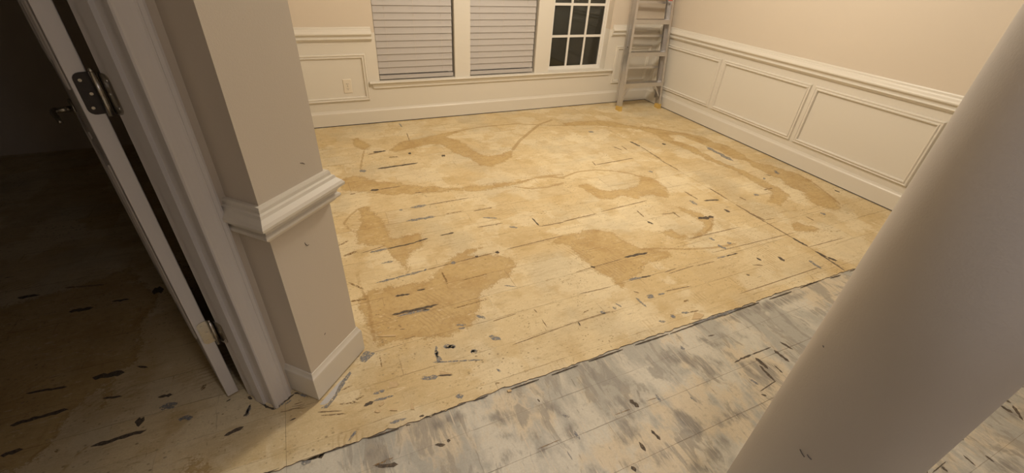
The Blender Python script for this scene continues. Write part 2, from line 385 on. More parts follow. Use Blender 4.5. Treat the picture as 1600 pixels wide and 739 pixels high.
PATCHES = [
    ([(-0.015,1.241),(-0.017,1.26),(0.002,1.283),(0.014,1.288),(0.043,1.263),(0.0,1.231)],'mark_s'),
    ([(-0.173,1.083),(-0.149,1.092),(-0.124,1.119),(-0.1,1.167),(-0.06,1.208),(-0.056,1.197),(-0.092,1.147),(-0.125,1.103),(-0.152,1.075)],'mark_s'),
    ([(-0.175,1.099),(-0.166,1.109),(-0.136,1.139),(-0.099,1.175),(-0.09,1.177),(-0.104,1.159),(-0.123,1.122),(-0.149,1.095),(-0.161,1.093)],'filler')]


# ------------------------------------------------------------------ helpers
def tag(o, label=None, cat=None, group=None, kind=None):
    if label:
        o['label'] = label
    if cat:
        o['category'] = cat
    if group:
        o['group'] = group
    if kind:
        o['kind'] = kind
    return o


def empty(name, loc=(0, 0, 0), rz=0.0):
    o = bpy.data.objects.new(name, None)
    o.location = loc
    o.rotation_euler = (0, 0, rz)
    o.empty_display_size = 0.05
    COL.objects.link(o)
    return o


def put(name, verts, faces, mats, parent=None, fm=None, smooth=False):
    me = bpy.data.meshes.new(name)
    me.from_pydata([tuple(v) for v in verts], [], faces)
    if not isinstance(mats, (list, tuple)):
        mats = [mats]
    for m in mats:
        me.materials.append(m)
    if fm:
        me.polygons.foreach_set('material_index', fm)
    if smooth:
        me.polygons.foreach_set('use_smooth', [True] * len(me.polygons))
    me.update()
    bm = bmesh.new()
    bm.from_mesh(me)
    bmesh.ops.recalc_face_normals(bm, faces=bm.faces)
    bm.to_mesh(me)
    bm.free()
    o = bpy.data.objects.new(name, me)
    COL.objects.link(o)
    if parent is not None:
        o.parent = parent
    return o


class MB:
    """collects boxes, prisms and tubes into one mesh"""
    def __init__(self):
        self.v, self.f, self.m = [], [], []

    def add(self, v, f, mi=0):
        b = len(self.v)
        self.v += [tuple(p) for p in v]
        self.f += [tuple(i + b for i in q) for q in f]
        self.m += [mi] * len(f)
        return self

    def hexa(self, c, mi=0):
        """eight corners: bottom loop of four, then top loop of four"""
        return self.add(c, [(0, 3, 2, 1), (4, 5, 6, 7), (0, 1, 5, 4), (1, 2, 6, 5), (2, 3, 7, 6), (3, 0, 4, 7)], mi)

    def box(self, x0, x1, y0, y1, z0, z1, mi=0):
        return self.hexa([(x0, y0, z0), (x1, y0, z0), (x1, y1, z0), (x0, y1, z0),
                          (x0, y0, z1), (x1, y0, z1), (x1, y1, z1), (x0, y1, z1)], mi)

    def bar(self, p, q, w, h, up=(0, 0, 1), mi=0):
        """rectangular bar between two points, w across, h along up"""
        p, q = Vector(p), Vector(q)
        t = (q - p).normalized()
        s = t.cross(Vector(up)).normalized()
        u = s.cross(t).normalized()
        c = []
        for e in (p, q):
            c += [e - s * w / 2 - u * h / 2, e + s * w / 2 - u * h / 2, e + s * w / 2 + u * h / 2, e - s * w / 2 + u * h / 2]
        return self.hexa(c, mi)

    def prism(self, poly, z0, z1, mi=0):
        n = len(poly)
        v = [(x, y, z0) for x, y in poly] + [(x, y, z1) for x, y in poly]
        f = [tuple(range(n))[::-1], tuple(range(n, 2 * n))] + [(i, (i + 1) % n, n + (i + 1) % n, n + i) for i in range(n)]
        return self.add(v, f, mi)

    def tube(self, pts, r, seg=10, mi=0):
        pts = [Vector(p) for p in pts]
        b = []
        prev = None
        for i, p in enumerate(pts):
            t = (pts[min(i + 1, len(pts) - 1)] - pts[max(i - 1, 0)]).normalized()
            a = Vector((0, 0, 1)) if abs(t.z) < 0.9 else Vector((1, 0, 0))
            s = t.cross(a).normalized() if prev is None else (prev - t * prev.dot(t)).normalized()
            prev = s
            u = t.cross(s)
            rr = r[i] if isinstance(r, (list, tuple)) else r
            b += [p + (s * math.cos(k * 2 * math.pi / seg) + u * math.sin(k * 2 * math.pi / seg)) * rr for k in range(seg)]
        f = [tuple(range(seg))[::-1], tuple(range((len(pts) - 1) * seg, len(pts) * seg))]
        for i in range(len(pts) - 1):
            for k in range(seg):
                f.append((i * seg + k, i * seg + (k + 1) % seg, (i + 1) * seg + (k + 1) % seg, (i + 1) * seg + k))
        return self.add(b, f, mi)

    def sweep(self, prof, path, up=(0, 0, 1), closed=False, mi=0):
        """profile (a to the left of the path, b along up) swept with mitred corners"""
        U = Vector(up)
        P = [Vector(p) for p in path]
        n, k = len(P), len(prof)
        seg = n if closed else n - 1
        sd = [U.cross((P[(i + 1) % n] - P[i]).normalized()) for i in range(seg)]
        v = []
        for i in range(n):
            if closed:
                s1, s2 = sd[i - 1], sd[i]
            else:
                s1, s2 = sd[max(i - 1, 0)], sd[min(i, seg - 1)]
            m = (s1 + s2) / (1 + s1.dot(s2))
            v += [P[i] + m * a + U * b for a, b in prof]
        f = []
        for i in range(seg):
            j = (i + 1) % n
            for q in range(k):
                r = (q + 1) % k
                f.append((i * k + q, i * k + r, j * k + r, j * k + q))
        if not closed:
            f += [tuple(range(k)), tuple(range((n - 1) * k, n * k))[::-1]]
        return self.add(v, f, mi)

    def lathe(self, prof, seg=48, mi=0):
        """profile of (radius, z) turned about the z axis"""
        v = [(r * math.cos(2 * math.pi * i / seg), r * math.sin(2 * math.pi * i / seg), z) for r, z in prof for i in range(seg)]
        f = []
        for j in range(len(prof) - 1):
            for i in range(seg):
                f.append((j * seg + i, j * seg + (i + 1) % seg, (j + 1) * seg + (i + 1) % seg, (j + 1) * seg + i))
        f += [tuple(range(seg))[::-1], tuple(range((len(prof) - 1) * seg, len(prof) * seg))]
        return self.add(v, f, mi)

    def build(self, name, mats, parent=None, smooth=False):
        return put(name, self.v, self.f, mats, parent, self.m if any(self.m) else None, smooth)


def copy_tree(o, parent=None):
    c = o.copy()
    COL.objects.link(c)
    c.parent = parent
    for ch in list(o.children):
        copy_tree(ch, c)
    return c


# ------------------------------------------------------------------ materials
class NT:
    def __init__(self, name, rough=0.5, metal=0.0, spec=0.5):
        self.mat = bpy.data.materials.new(name)
        self.mat.use_nodes = True
        self.t = self.mat.node_tree
        self.b = self.t.nodes['Principled BSDF']
        self.b.inputs['Roughness'].default_value = rough
        self.b.inputs['Metallic'].default_value = metal
        self.b.inputs['Specular IOR Level'].default_value = spec

    def node(self, kind, **kw):
        n = self.t.nodes.new(kind)
        for k, v in kw.items():
            setattr(n, k, v)
        return n

    def link(self, a, b):
        self.t.links.new(a, b)

    def inp(self, sock, v):
        if isinstance(v, bpy.types.NodeSocket):
            self.link(v, sock)
        elif v is not None:
            sock.default_value = v

    def pos(self):
        if not hasattr(self, '_p'):
            self._p = self.node('ShaderNodeNewGeometry').outputs['Position']
        return self._p

    def mapped(self, scale=(1, 1, 1), rot=(0, 0, 0), loc=(0, 0, 0), src=None):
        n = self.node('ShaderNodeMapping')
        n.inputs['Scale'].default_value = scale
        n.inputs['Rotation'].default_value = rot
        n.inputs['Location'].default_value = loc
        self.link(src or self.pos(), n.inputs['Vector'])
        return n.outputs[0]

    def noise(self, scale, vec=None, detail=3, rough=0.55, dist=0.0):
        n = self.node('ShaderNodeTexNoise')
        n.inputs['Scale'].default_value = scale
        n.inputs['Detail'].default_value = detail
        n.inputs['Roughness'].default_value = rough
        n.inputs['Distortion'].default_value = dist
        self.link(vec or self.pos(), n.inputs['Vector'])
        return n.outputs['Fac']

    def math(self, op, a, b=None, c=None):
        n = self.node('ShaderNodeMath', operation=op)
        for i, v in enumerate((a, b, c)):
            self.inp(n.inputs[i], v)
        return n.outputs[0]

    def step(self, v, lo, hi, to0=0.0, to1=1.0):
        n = self.node('ShaderNodeMapRange', interpolation_type='SMOOTHSTEP')
        n.inputs['From Min'].default_value = lo
        n.inputs['From Max'].default_value = hi
        n.inputs['To Min'].default_value = to0
        n.inputs['To Max'].default_value = to1
        self.link(v, n.inputs['Value'])
        return n.outputs[0]

    def mix(self, f, a, b, blend='MIX'):
        n = self.node('ShaderNodeMix', data_type='RGBA', blend_type=blend)
        self.inp(n.inputs[0], f)
        for s, v in ((n.inputs[6], a), (n.inputs[7], b)):
            if isinstance(v, (tuple, list)):
                v = (*v, 1.0) if len(v) == 3 else v
            self.inp(s, v)
        return n.outputs[2]

    def attr(self, name):
        return self.node('ShaderNodeAttribute', attribute_name=name).outputs['Fac']

    def colour(self, c):
        self.inp(self.b.inputs['Base Color'], (*c, 1.0) if isinstance(c, tuple) else c)
        return self

    def bump(self, h, strength=0.2, dist=0.002):
        n = self.node('ShaderNodeBump')
        n.inputs['Strength'].default_value = strength
        n.inputs['Distance'].default_value = dist
        self.link(h, n.inputs['Height'])
        self.link(n.outputs[0], self.b.inputs['Normal'])
        return self


def paint(name, col, rough=0.5, vary=0.05, tex=0.12, scale=220):
    m = NT(name, rough)
    f = m.noise(1.7, detail=4)
    c2 = tuple(x * (1 - vary) for x in col)
    m.colour(m.mix(f, col, c2))
    m.bump(m.noise(scale, detail=2), tex, 0.001)
    return m.mat


M = {}
M['wall'] = paint('wall_paint', (0.66, 0.575, 0.475), 0.62, 0.05, 0.2, 260)
M['trim'] = paint('trim_paint', (0.71, 0.665, 0.59), 0.38, 0.03, 0.05, 90)
M['hall'] = paint('hall_wall_paint', (0.62, 0.55, 0.465), 0.6, 0.05, 0.2, 260)
M['ceil'] = paint('ceiling_paint', (0.74, 0.70, 0.64), 0.8, 0.03, 0.2, 120)
M['door'] = paint('door_paint', (0.64, 0.61, 0.60), 0.4, 0.03, 0.08, 60)
M['column'] = paint('column_paint', (0.61, 0.575, 0.56), 0.55, 0.05, 0.25, 300)
M['vinyl'] = paint('window_vinyl', (0.80, 0.77, 0.72), 0.3, 0.02, 0.02, 60)
M['plastic'] = paint('outlet_plastic', (0.74, 0.67, 0.56), 0.3, 0.02, 0.02, 60)
M['cord'] = paint('cord_fabric', (0.66, 0.60, 0.52), 0.8)
M['void'] = paint('dark_slot', (0.02, 0.018, 0.016), 0.9)
M['red'] = paint('red_label', (0.42, 0.11, 0.08), 0.5)
M['yellow'] = paint('foot_rubber', (0.62, 0.42, 0.12), 0.6)
M['screen'] = paint('insect_screen', (0.075, 0.072, 0.062), 0.8, 0.1, 0.1, 700)
M['filler'] = paint('white_filler', (0.60, 0.58, 0.57), 0.8, 0.2, 0.6, 90)
M['scuff'] = paint('scuff_mark', (0.10, 0.085, 0.075), 0.8)

m = NT('blind_slat', 0.55)
m.colour(m.mix(m.noise(60, m.mapped((0.3, 1, 4)), 4), (0.51, 0.475, 0.455), (0.45, 0.42, 0.405)))
M['slat'] = m.mat

m = NT('aluminium', 0.38, 1.0)
f = m.noise(40, m.mapped((1, 1, 12)), 4)
m.colour(m.mix(f, (0.72, 0.70, 0.69), (0.58, 0.565, 0.56)))
m.link(m.step(f, 0.2, 0.8, 0.30, 0.48), m.b.inputs['Roughness'])
M['alu'] = m.mat

m = NT('satin_nickel', 0.26, 1.0)
m.colour(m.mix(m.noise(90), (0.52, 0.49, 0.44), (0.40, 0.375, 0.34)))
M['nickel'] = m.mat

m = NT('nickel_dark_reflection', 0.35, 1.0)  # dark reflection on the middle hinge leaf, painted in as near-black colour
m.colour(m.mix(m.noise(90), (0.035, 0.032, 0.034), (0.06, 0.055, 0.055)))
M['reflect_dark'] = m.mat

m = NT('window_glass', 0.02)
tr = m.node('ShaderNodeBsdfTransparent')
tr.inputs[0].default_value = (0.86, 0.88, 0.87, 1)
gl = m.node('ShaderNodeBsdfGlossy')
gl.inputs['Roughness'].default_value = 0.03
fr = m.node('ShaderNodeFresnel')
fr.inputs['IOR'].default_value = 1.5
ms = m.node('ShaderNodeMixShader')
m.link(fr.outputs[0], ms.inputs[0])
m.link(tr.outputs[0], ms.inputs[1])
m.link(gl.outputs[0], ms.inputs[2])
m.link(ms.outputs[0], m.t.nodes['Material Output'].inputs['Surface'])
M['glass'] = m.mat

for key, c1, c2 in (('k', (0.065, 0.052, 0.042), (0.14, 0.105, 0.07)), ('s', (0.175, 0.18, 0.20), (0.31, 0.295, 0.27)),
                    ('b', (0.22, 0.125, 0.045), (0.33, 0.205, 0.085)), ('j', (0.20, 0.135, 0.075), (0.34, 0.24, 0.13))):
    m = NT('residue_' + {'k': 'dark', 's': 'slate', 'b': 'brown', 'j': 'seam'}[key], 0.85)
    m.colour(m.mix(m.step(m.noise(120, detail=5), 0.35, 0.65), c1, c2))
    m.bump(m.noise(300), 0.5, 0.001)
    m.link(m.step(m.noise(95, detail=5, rough=0.75), *{'k': (0.30, 0.40), 's': (0.40, 0.52), 'b': (0.40, 0.60), 'j': (0.36, 0.50)}[key]), m.b.inputs['Alpha'])
    M['mark_' + key] = m.mat


def floor_material(name, grey):
    m = NT(name, 0.72, 0.0, 0.35)
    p = m.pos()
    big = m.noise(1.3, detail=4)
    mid = m.noise(7, detail=5)
    fine = m.noise(45, detail=5, rough=0.65)
    vfine = m.noise(190, detail=3)
    # blocks left by the old boards: faint cells on a 155 mm pitch
    br = m.node('ShaderNodeTexBrick')
    br.offset = 0.5
    br.inputs['Scale'].default_value = 1.0
    br.inputs['Brick Width'].default_value = 0.31
    br.inputs['Row Height'].default_value = 0.155
    br.inputs['Mortar Size'].default_value = 0.0025
    br.inputs['Mortar Smooth'].default_value = 0.6
    br.inputs['Color1'].default_value = (0, 0, 0, 1)
    br.inputs['Color2'].default_value = (1, 1, 1, 1)
    br.inputs['Mortar'].default_value = (0.5, 0.5, 0.5, 1)
    wob = m.node('ShaderNodeVectorMath', operation='ADD')
    nz = m.node('ShaderNodeTexNoise')
    nz.inputs['Scale'].default_value = 6.0
    nz.inputs['Detail'].default_value = 4.0
    m.link(p, nz.inputs['Vector'])
    sc = m.node('ShaderNodeVectorMath', operation='MULTIPLY_ADD')
    m.link(nz.outputs['Color'], sc.inputs[0])
    sc.inputs[1].default_value = (0.035, 0.02, 0)
    sc.inputs[2].default_value = (-0.0175 + 0.03, -0.01 - 1.115, 0)
    m.link(p, wob.inputs[0])
    m.link(sc.outputs[0], wob.inputs[1])
    m.link(wob.outputs[0], br.inputs['Vector'])
    bc = m.node('ShaderNodeSeparateColor')
    m.link(br.outputs['Color'], bc.inputs[0])
    block = bc.outputs[0]
    mortar = br.outputs['Fac']
    info = m.node('ShaderNodeObjectInfo').outputs['Random']
    # wood streaks along the boards, scrape strokes across them
    grain = m.noise(26, m.mapped((0.22, 1.6, 1)), 5, 0.6)
    stroke = m.noise(17, m.mapped((2.4, 0.32, 1), (0, 0, 0.16)), 4, 0.62)
    if not grey:
        pale, tan, deep = (0.73, 0.60, 0.375), (0.64, 0.49, 0.265), (0.53, 0.375, 0.17)
        c = m.mix(m.step(big, 0.34, 0.64), pale, tan)
        c = m.mix(m.math('MULTIPLY', m.step(mid, 0.46, 0.70), 0.55), c, deep)
        # pale skim left between the stains
        sk = m.step(m.math('ADD', m.noise(3.1, detail=6, rough=0.6), m.math('MULTIPLY', m.math('SUBTRACT', block, 0.5), 0.10)), 0.50, 0.57)
        c = m.mix(m.math('MULTIPLY', sk, 0.62), c, (0.80, 0.69, 0.475))
        c = m.mix(m.math('MULTIPLY', m.step(m.math('ADD', block, m.math('MULTIPLY', info, 0.3)), 0.5, 1.2), 0.30), c, (0.55, 0.44, 0.275))
        # greyish rubbed areas
        c = m.mix(m.math('MULTIPLY', m.step(m.noise(2.3, m.mapped(loc=(4, 9, 0)), 5), 0.50, 0.66), 0.42), c, (0.52, 0.45, 0.315))
        c = m.mix(m.math('MULTIPLY', m.step(grain, 0.50, 0.72), 0.22), c, (0.36, 0.24, 0.11))
        c = m.mix(m.math('MULTIPLY', m.step(fine, 0.52, 0.74), 0.30), c, (0.40, 0.27, 0.13))
        # stains: signed distance in metres, edge frayed by noise
        sd = m.math('ADD', m.attr('stain'), m.math('ADD', m.math('MULTIPLY', m.math('SUBTRACT', m.noise(13, detail=6, rough=0.78), 0.5), 0.13), m.math('MULTIPLY', m.math('SUBTRACT', m.noise(110, detail=4, rough=0.7), 0.5), 0.08)))
        inside = m.step(sd, -0.004, 0.010)
        rim = m.math('MULTIPLY', m.step(sd, -0.006, 0.002), m.step(sd, 0.004, 0.020, 1.0, 0.0))
        stain = m.mix(m.step(mid, 0.35, 0.7), (0.55, 0.385, 0.165), (0.46, 0.30, 0.115))
        stain = m.mix(m.math('MULTIPLY', m.step(fine, 0.45, 0.7), 0.45), stain, (0.33, 0.205, 0.075))
        c = m.mix(m.math('MULTIPLY', inside, 0.78), c, stain)
        c = m.mix(m.math('MULTIPLY', rim, 0.30), c, (0.31, 0.19, 0.07))
        ln = m.math('ADD', m.attr('stain_line'), m.math('MULTIPLY', m.math('SUBTRACT', m.noise(60, detail=4), 0.5), 0.012))
        c = m.mix(m.math('MULTIPLY', m.step(ln, -0.004, 0.003), 0.62), c, (0.36, 0.225, 0.085))
        # mortar-like seams across the boards
        c = m.mix(m.math('MULTIPLY', m.math('MULTIPLY', mortar, m.step(m.noise(5), 0.48, 0.66)), 0.5), c, (0.24, 0.15, 0.07))
        # glue specks
        vo = m.node('ShaderNodeTexVoronoi')
        vo.inputs['Scale'].default_value = 46
        m.link(m.mapped((0.75, 1, 1)), vo.inputs['Vector'])
        sp = m.math('MULTIPLY', m.step(vo.outputs['Distance'], 0.10, 0.22, 1.0, 0.0), m.step(m.noise(3.4, m.mapped(loc=(2, 5, 1)), 4), 0.50, 0.66))
        c = m.mix(m.math('MULTIPLY', sp, 0.75), c, (0.20, 0.14, 0.075))
        v2 = m.node('ShaderNodeTexVoronoi')
        v2.inputs['Scale'].default_value = 105
        m.link(m.mapped((0.6, 1, 1), (0, 0, 0.3)), v2.inputs['Vector'])
        grit = m.math('MULTIPLY', m.step(v2.outputs['Distance'], 0.16, 0.32, 1.0, 0.0), m.step(m.noise(2.6, m.mapped(loc=(6, 1, 1)), 6, 0.7), 0.42, 0.60))
        grit = m.math('MULTIPLY', grit, m.step(m.noise(24, m.mapped(loc=(3, 3, 3)), 3), 0.46, 0.58))
        c = m.mix(m.math('MULTIPLY', grit, 0.85), c, (0.30, 0.21, 0.11))
        # rough torn fibres
        fib = m.noise(38, m.mapped((0.5, 2.2, 1), (0, 0, 0.25), (4, 4, 0)), 6, 0.75, 1.2)
        c = m.mix(m.math('MULTIPLY', m.math('MULTIPLY', m.step(fib, 0.56, 0.66), m.step(m.noise(3.9, m.mapped(loc=(2, 8, 0)), 4), 0.42, 0.56)), 0.75), c, (0.40, 0.285, 0.14))
        c = m.mix(m.math('MULTIPLY', m.step(fib, 0.32, 0.44, 1.0, 0.0), 0.60), c, (0.82, 0.71, 0.50))
        # short scratches along the rows
        da = m.noise(9, m.mapped((1.2, 11, 1), loc=(3, 1, 0)), 2)
        c = m.mix(m.math('MULTIPLY', m.math('MULTIPLY', m.step(da, 0.70, 0.74), m.step(m.noise(4.4, m.mapped(loc=(7, 2, 0))), 0.46, 0.6)), 0.8), c, (0.16, 0.13, 0.10))
        db = m.noise(9, m.mapped((11, 1.6, 1), (0, 0, 0.10), loc=(5, 3, 0)), 2)
        c = m.mix(m.math('MULTIPLY', m.math('MULTIPLY', m.step(db, 0.69, 0.73), m.step(m.noise(2.0, m.mapped(loc=(1, 6, 0))), 0.48, 0.6)), 0.6), c, (0.30, 0.21, 0.11))
        # combed trowel arcs in patches
        wv = m.node('ShaderNodeTexWave', wave_type='RINGS', rings_direction='Z')
        wv.inputs['Scale'].default_value = 17
        wv.inputs['Distortion'].default_value = 3.0
        wv.inputs['Detail Scale'].default_value = 1.4
        m.link(m.mapped(loc=(0.5, -1.0, 0)), wv.inputs['Vector'])
        arcs = m.math('MULTIPLY', m.step(wv.outputs['Fac'], 0.62, 0.9), m.step(m.noise(2.7, m.mapped(loc=(8, 8, 0)), 3), 0.57, 0.66))
        c = m.mix(m.math('MULTIPLY', arcs, 0.40), c, (0.38, 0.25, 0.11))
    else:
        base, light, tan = (0.42, 0.40, 0.35), (0.61, 0.57, 0.48), (0.63, 0.53, 0.38)
        # broad trowel smears, then softer strokes inside them
        smear = m.noise(3.4, m.mapped((1.25, 0.75, 1), (0, 0, 0.2), (2, 1, 0)), 6, 0.60, 0.6)
        wide = m.noise(9, m.mapped((1.7, 0.55, 1), (0, 0, 0.18), (6, 4, 0)), 5, 0.62, 0.8)
        c = m.mix(m.step(m.math('ADD', smear, m.math('ADD', m.math('MULTIPLY', m.math('SUBTRACT', wide, 0.5), 0.5), m.math('MULTIPLY', m.math('SUBTRACT', block, 0.5), 0.06))), 0.40, 0.60), base, light)
        c = m.mix(m.math('MULTIPLY', m.step(m.math('ADD', m.noise(2.2, m.mapped(loc=(1, 2, 0)), 6, 0.6), m.math('MULTIPLY', m.math('SUBTRACT', wide, 0.5), 0.35)), 0.51, 0.60), 0.85), c, tan)
        c = m.mix(m.math('MULTIPLY', m.step(m.math('ADD', wide, m.math('MULTIPLY', m.math('SUBTRACT', smear, 0.5), -0.5)), 0.53, 0.62), 0.68), c, (0.28, 0.262, 0.232))
        gd = m.math('ADD', m.attr('grey'), m.math('MULTIPLY', m.math('SUBTRACT', m.noise(22, m.mapped((1.5, 0.7, 1)), 5, 0.7), 0.5), 0.075))
        dk = m.mix(m.step(stroke, 0.36, 0.64), (0.20, 0.185, 0.165), (0.32, 0.295, 0.255))
        c = m.mix(m.math('MULTIPLY', m.step(gd, -0.012, 0.022), m.step(m.noise(12, m.mapped((1.9, 0.6, 1), (0, 0, 0.16), (1, 7, 0)), 6, 0.7), 0.36, 0.56, 0.15, 0.85)), c, dk)
        hmask = m.step(m.noise(3.0, m.mapped(loc=(5, 9, 0)), 3), 0.38, 0.58)
        hair = m.noise(24, m.mapped((4.6, 0.28, 1), (0, 0, 0.14)), 3, 0.6, 0.4)
        c = m.mix(m.math('MULTIPLY', m.math('MULTIPLY', m.step(hair, 0.57, 0.65), hmask), 0.8), c, (0.62, 0.54, 0.42))
        c = m.mix(m.math('MULTIPLY', m.step(m.noise(30, m.mapped((3.0, 0.45, 1), (0, 0, 0.14), (9, 2, 0)), 3), 0.67, 0.72), 0.5), c, (0.16, 0.145, 0.125))
        c = m.mix(m.math('MULTIPLY', m.step(fine, 0.54, 0.72), 0.30), c, (0.22, 0.195, 0.16))
        c = m.mix(m.math('MULTIPLY', m.math('MULTIPLY', mortar, m.step(m.noise(5), 0.50, 0.6)), 0.35), c, (0.17, 0.15, 0.12))
    c = m.mix(m.math('MULTIPLY', m.step(vfine, 0.3, 0.7), 0.12), c, (0.25, 0.18, 0.10))
    m.colour(c)
    h = m.math('ADD', m.math('MULTIPLY', fine, 0.6), m.math('ADD', m.math('MULTIPLY', vfine, 0.25), m.math('MULTIPLY', grain, 0.5)))
    m.bump(h, 0.35, 0.0025)
    return m.mat


M['tan'] = floor_material('bare_subfloor', False)
M['grey'] = floor_material('adhesive_subfloor', True)
M['joint'] = paint('joint_brown', (0.20, 0.135, 0.075), 0.9)  # even brown of the board sides and the slab below
m = NT('torn_veneer', 0.8)
m.colour(m.mix(m.noise(80, detail=4), (0.66, 0.50, 0.30), (0.50, 0.36, 0.19)))
M['flake'] = m.mat

# ------------------------------------------------------------------ plan
CEIL = 2.60
YF, XR, XL = 3.95, 3.5475, -0.18          # far wall, right wall, left face of the dining room
B0 = Vector((-0.173, 1.113, 0))           # foot of the angled wall end
DD = Vector((1, 1, 0)).normalized()       # along the angled wall
NN = Vector((1, -1, 0)).normalized()      # out of its front face
EDGE = 0.912                              # seam between tan and grey floor


def L2W(d, n, z=0.0):
    q = B0 + DD * d + NN * n
    return Vector((q.x, q.y, z))


def lpoly(pts):
    return [tuple(L2W(d, n)[:2]) for d, n in pts]


# ------------------------------------------------------------------ floor
floor = MB().box(-2.8, XR, -2.0, YF, -0.06, -0.0055).build('floor', M['joint'])
tag(floor, 'stripped wooden floor, tan with brown stains in dining room, grey adhesive in hall', 'floor', kind='structure')


def seg_dist(P, a, b):
    a = np.array(a)
    d = np.array(b) - a
    t = np.clip(((P - a) @ d) / max(d @ d, 1e-9), 0, 1)
    q = P - (a + t[:, None] * d)
    return np.sqrt((q * q).sum(1))


def inside_poly(P, poly):
    r = np.zeros(len(P), bool)
    n = len(poly)
    for i in range(n):
        (x0, y0), (x1, y1) = poly[i], poly[(i + 1) % n]
        if y0 == y1:
            continue
        c = ((y0 > P[:, 1]) != (y1 > P[:, 1])) & (P[:, 0] < (x1 - x0) * (P[:, 1] - y0) / (y1 - y0) + x0)
        r ^= c
    return r


def poly_field(P, polys, lim=0.06):
    """signed distance to the nearest outline, positive inside"""
    out = np.full(len(P), -lim)
    for poly in polys:
        a = np.array(poly)
        lo, hi = a.min(0) - lim, a.max(0) + lim
        s = np.where(((P >= lo) & (P <= hi)).all(1))[0]
        if not len(s):
            continue
        Q = P[s]
        d = np.full(len(s), 9.0)
        for i in range(len(poly)):
            d = np.minimum(d, seg_dist(Q, poly[i], poly[(i + 1) % len(poly)]))
        d = np.where(inside_poly(Q, poly), d, -d)
        out[s] = np.maximum(out[s], np.clip(d, -lim, lim))
    return out


def line_field(P, lines, lim=0.06):
    out = np.full(len(P), -lim)
    for w, pts in lines:
        a = np.array(pts)
        lo, hi = a.min(0) - lim, a.max(0) + lim
        s = np.where(((P >= lo) & (P <= hi)).all(1))[0]
        if not len(s):
            continue
        d = np.full(len(s), 9.0)
        for i in range(len(pts) - 1):
            d = np.minimum(d, seg_dist(P[s], pts[i], pts[i + 1]))
        out[s] = np.maximum(out[s], np.clip(w - d, -lim, lim))
    return out


def board(x0, x1, y0, y1, top, grey, torn=False):
    """one floorboard: fine grid on top, plain sides, distances to the stain outlines at its vertices"""
    st = 0.0135 if x1 > 0 else 0.02
    nx, ny = max(2, int((x1 - x0) / st)), max(2, int((y1 - y0) / st) + 1)
    xs, ys = np.linspace(x0, x1, nx + 1), np.linspace(y0, y1, ny + 1)
    X, Y = np.meshgrid(xs, ys)
    if torn:
        wob = np.cumsum(rng.normal(0, 0.0022, nx + 1))
        wob -= np.linspace(wob[0], wob[-1], nx + 1)
        wob = np.clip(wob * 0.6, -0.012, 0.012) + rng.normal(0, 0.0022, nx + 1)
        Y[0] += wob
    P = np.stack([X.ravel(), Y.ravel()], 1)
    n = len(P)
    idx = np.arange(n).reshape(ny + 1, nx + 1)
    ring = np.concatenate([idx[0, :-1], idx[:-1, -1], idx[-1, :0:-1], idx[:0:-1, 0]])
    V = np.zeros((n + len(ring), 3))
    V[:n, :2] = P
    V[:n, 2] = top
    V[n:, :2] = P[ring]
    V[n:, 2] = top - 0.005
    q = np.stack([idx[:-1, :-1], idx[:-1, 1:], idx[1:, 1:], idx[1:, :-1]], -1).reshape(-1, 4)
    k = len(ring)
    a = np.arange(k)
    s = np.stack([ring, n + a, n + (a + 1) % k, ring[(a + 1) % k]], 1)
    F = np.concatenate([q, s])
    me = bpy.data.meshes.new('floorboard')
    me.vertices.add(len(V))
    me.vertices.foreach_set('co', V.ravel())
    me.loops.add(F.size)
    me.loops.foreach_set('vertex_index', F.ravel())
    me.polygons.add(len(F))
    me.polygons.foreach_set('loop_start', np.arange(0, F.size, 4))
    me.polygons.foreach_set('loop_total', np.full(len(F), 4))
    mi = np.zeros(len(F), int)
    mi[len(q):] = 1
    me.materials.append(M['grey'] if grey else M['tan'])
    me.materials.append(M['joint'])
    me.polygons.foreach_set('material_index', mi)
    me.update(calc_edges=True)
    me.shade_flat()
    PV = V[:, :2]
    if grey:
        fields = {'grey': poly_field(PV, GREY_PATCHES)}
    else:
        fields = {'stain': poly_field(PV, STAIN_OUTLINES), 'stain_line': line_field(PV, STAIN_LINES)}
    for nm, val in fields.items():
        at = me.attributes.new(nm, 'FLOAT', 'POINT')
        at.data.foreach_set('value', val.astype(np.float32))
    o = bpy.data.objects.new('floorboard', me)
    COL.objects.link(o)
    o.parent = floor
    return o


PITCH = 0.155
XJ = 2.527
row = 1.115 - PITCH * 20
while row < YF - 0.01:
    y0, y1 = row, min(row + PITCH, YF)
    row += PITCH
    y0 = max(y0, -2.0)
    if y1 <= -2.0:
        continue
    g = random.choice((0.00015, 0.0002, 0.0003, 0.0005))
    for xa, xb in ((-2.8, -0.285), (-0.285, XJ), (XJ, XR)):
        e = 0.0006 if xb == XJ or xa == XJ else 0.0002
        if y1 <= EDGE:
            if xb <= -0.2:
                xa = -1.6
            board(xa + e, xb - e, y0 + g, y1 - g, -0.0035, True)
        elif y0 >= EDGE:
            board(xa + e, xb - e, y0 + g, y1 - g, 0.0, False)
        else:
            board(xa + e, xb - e, y0 + g, EDGE + 0.014, -0.0035, True)
            board(xa + e, xb - e, EDGE, y1 - g, 0.0, False, True)


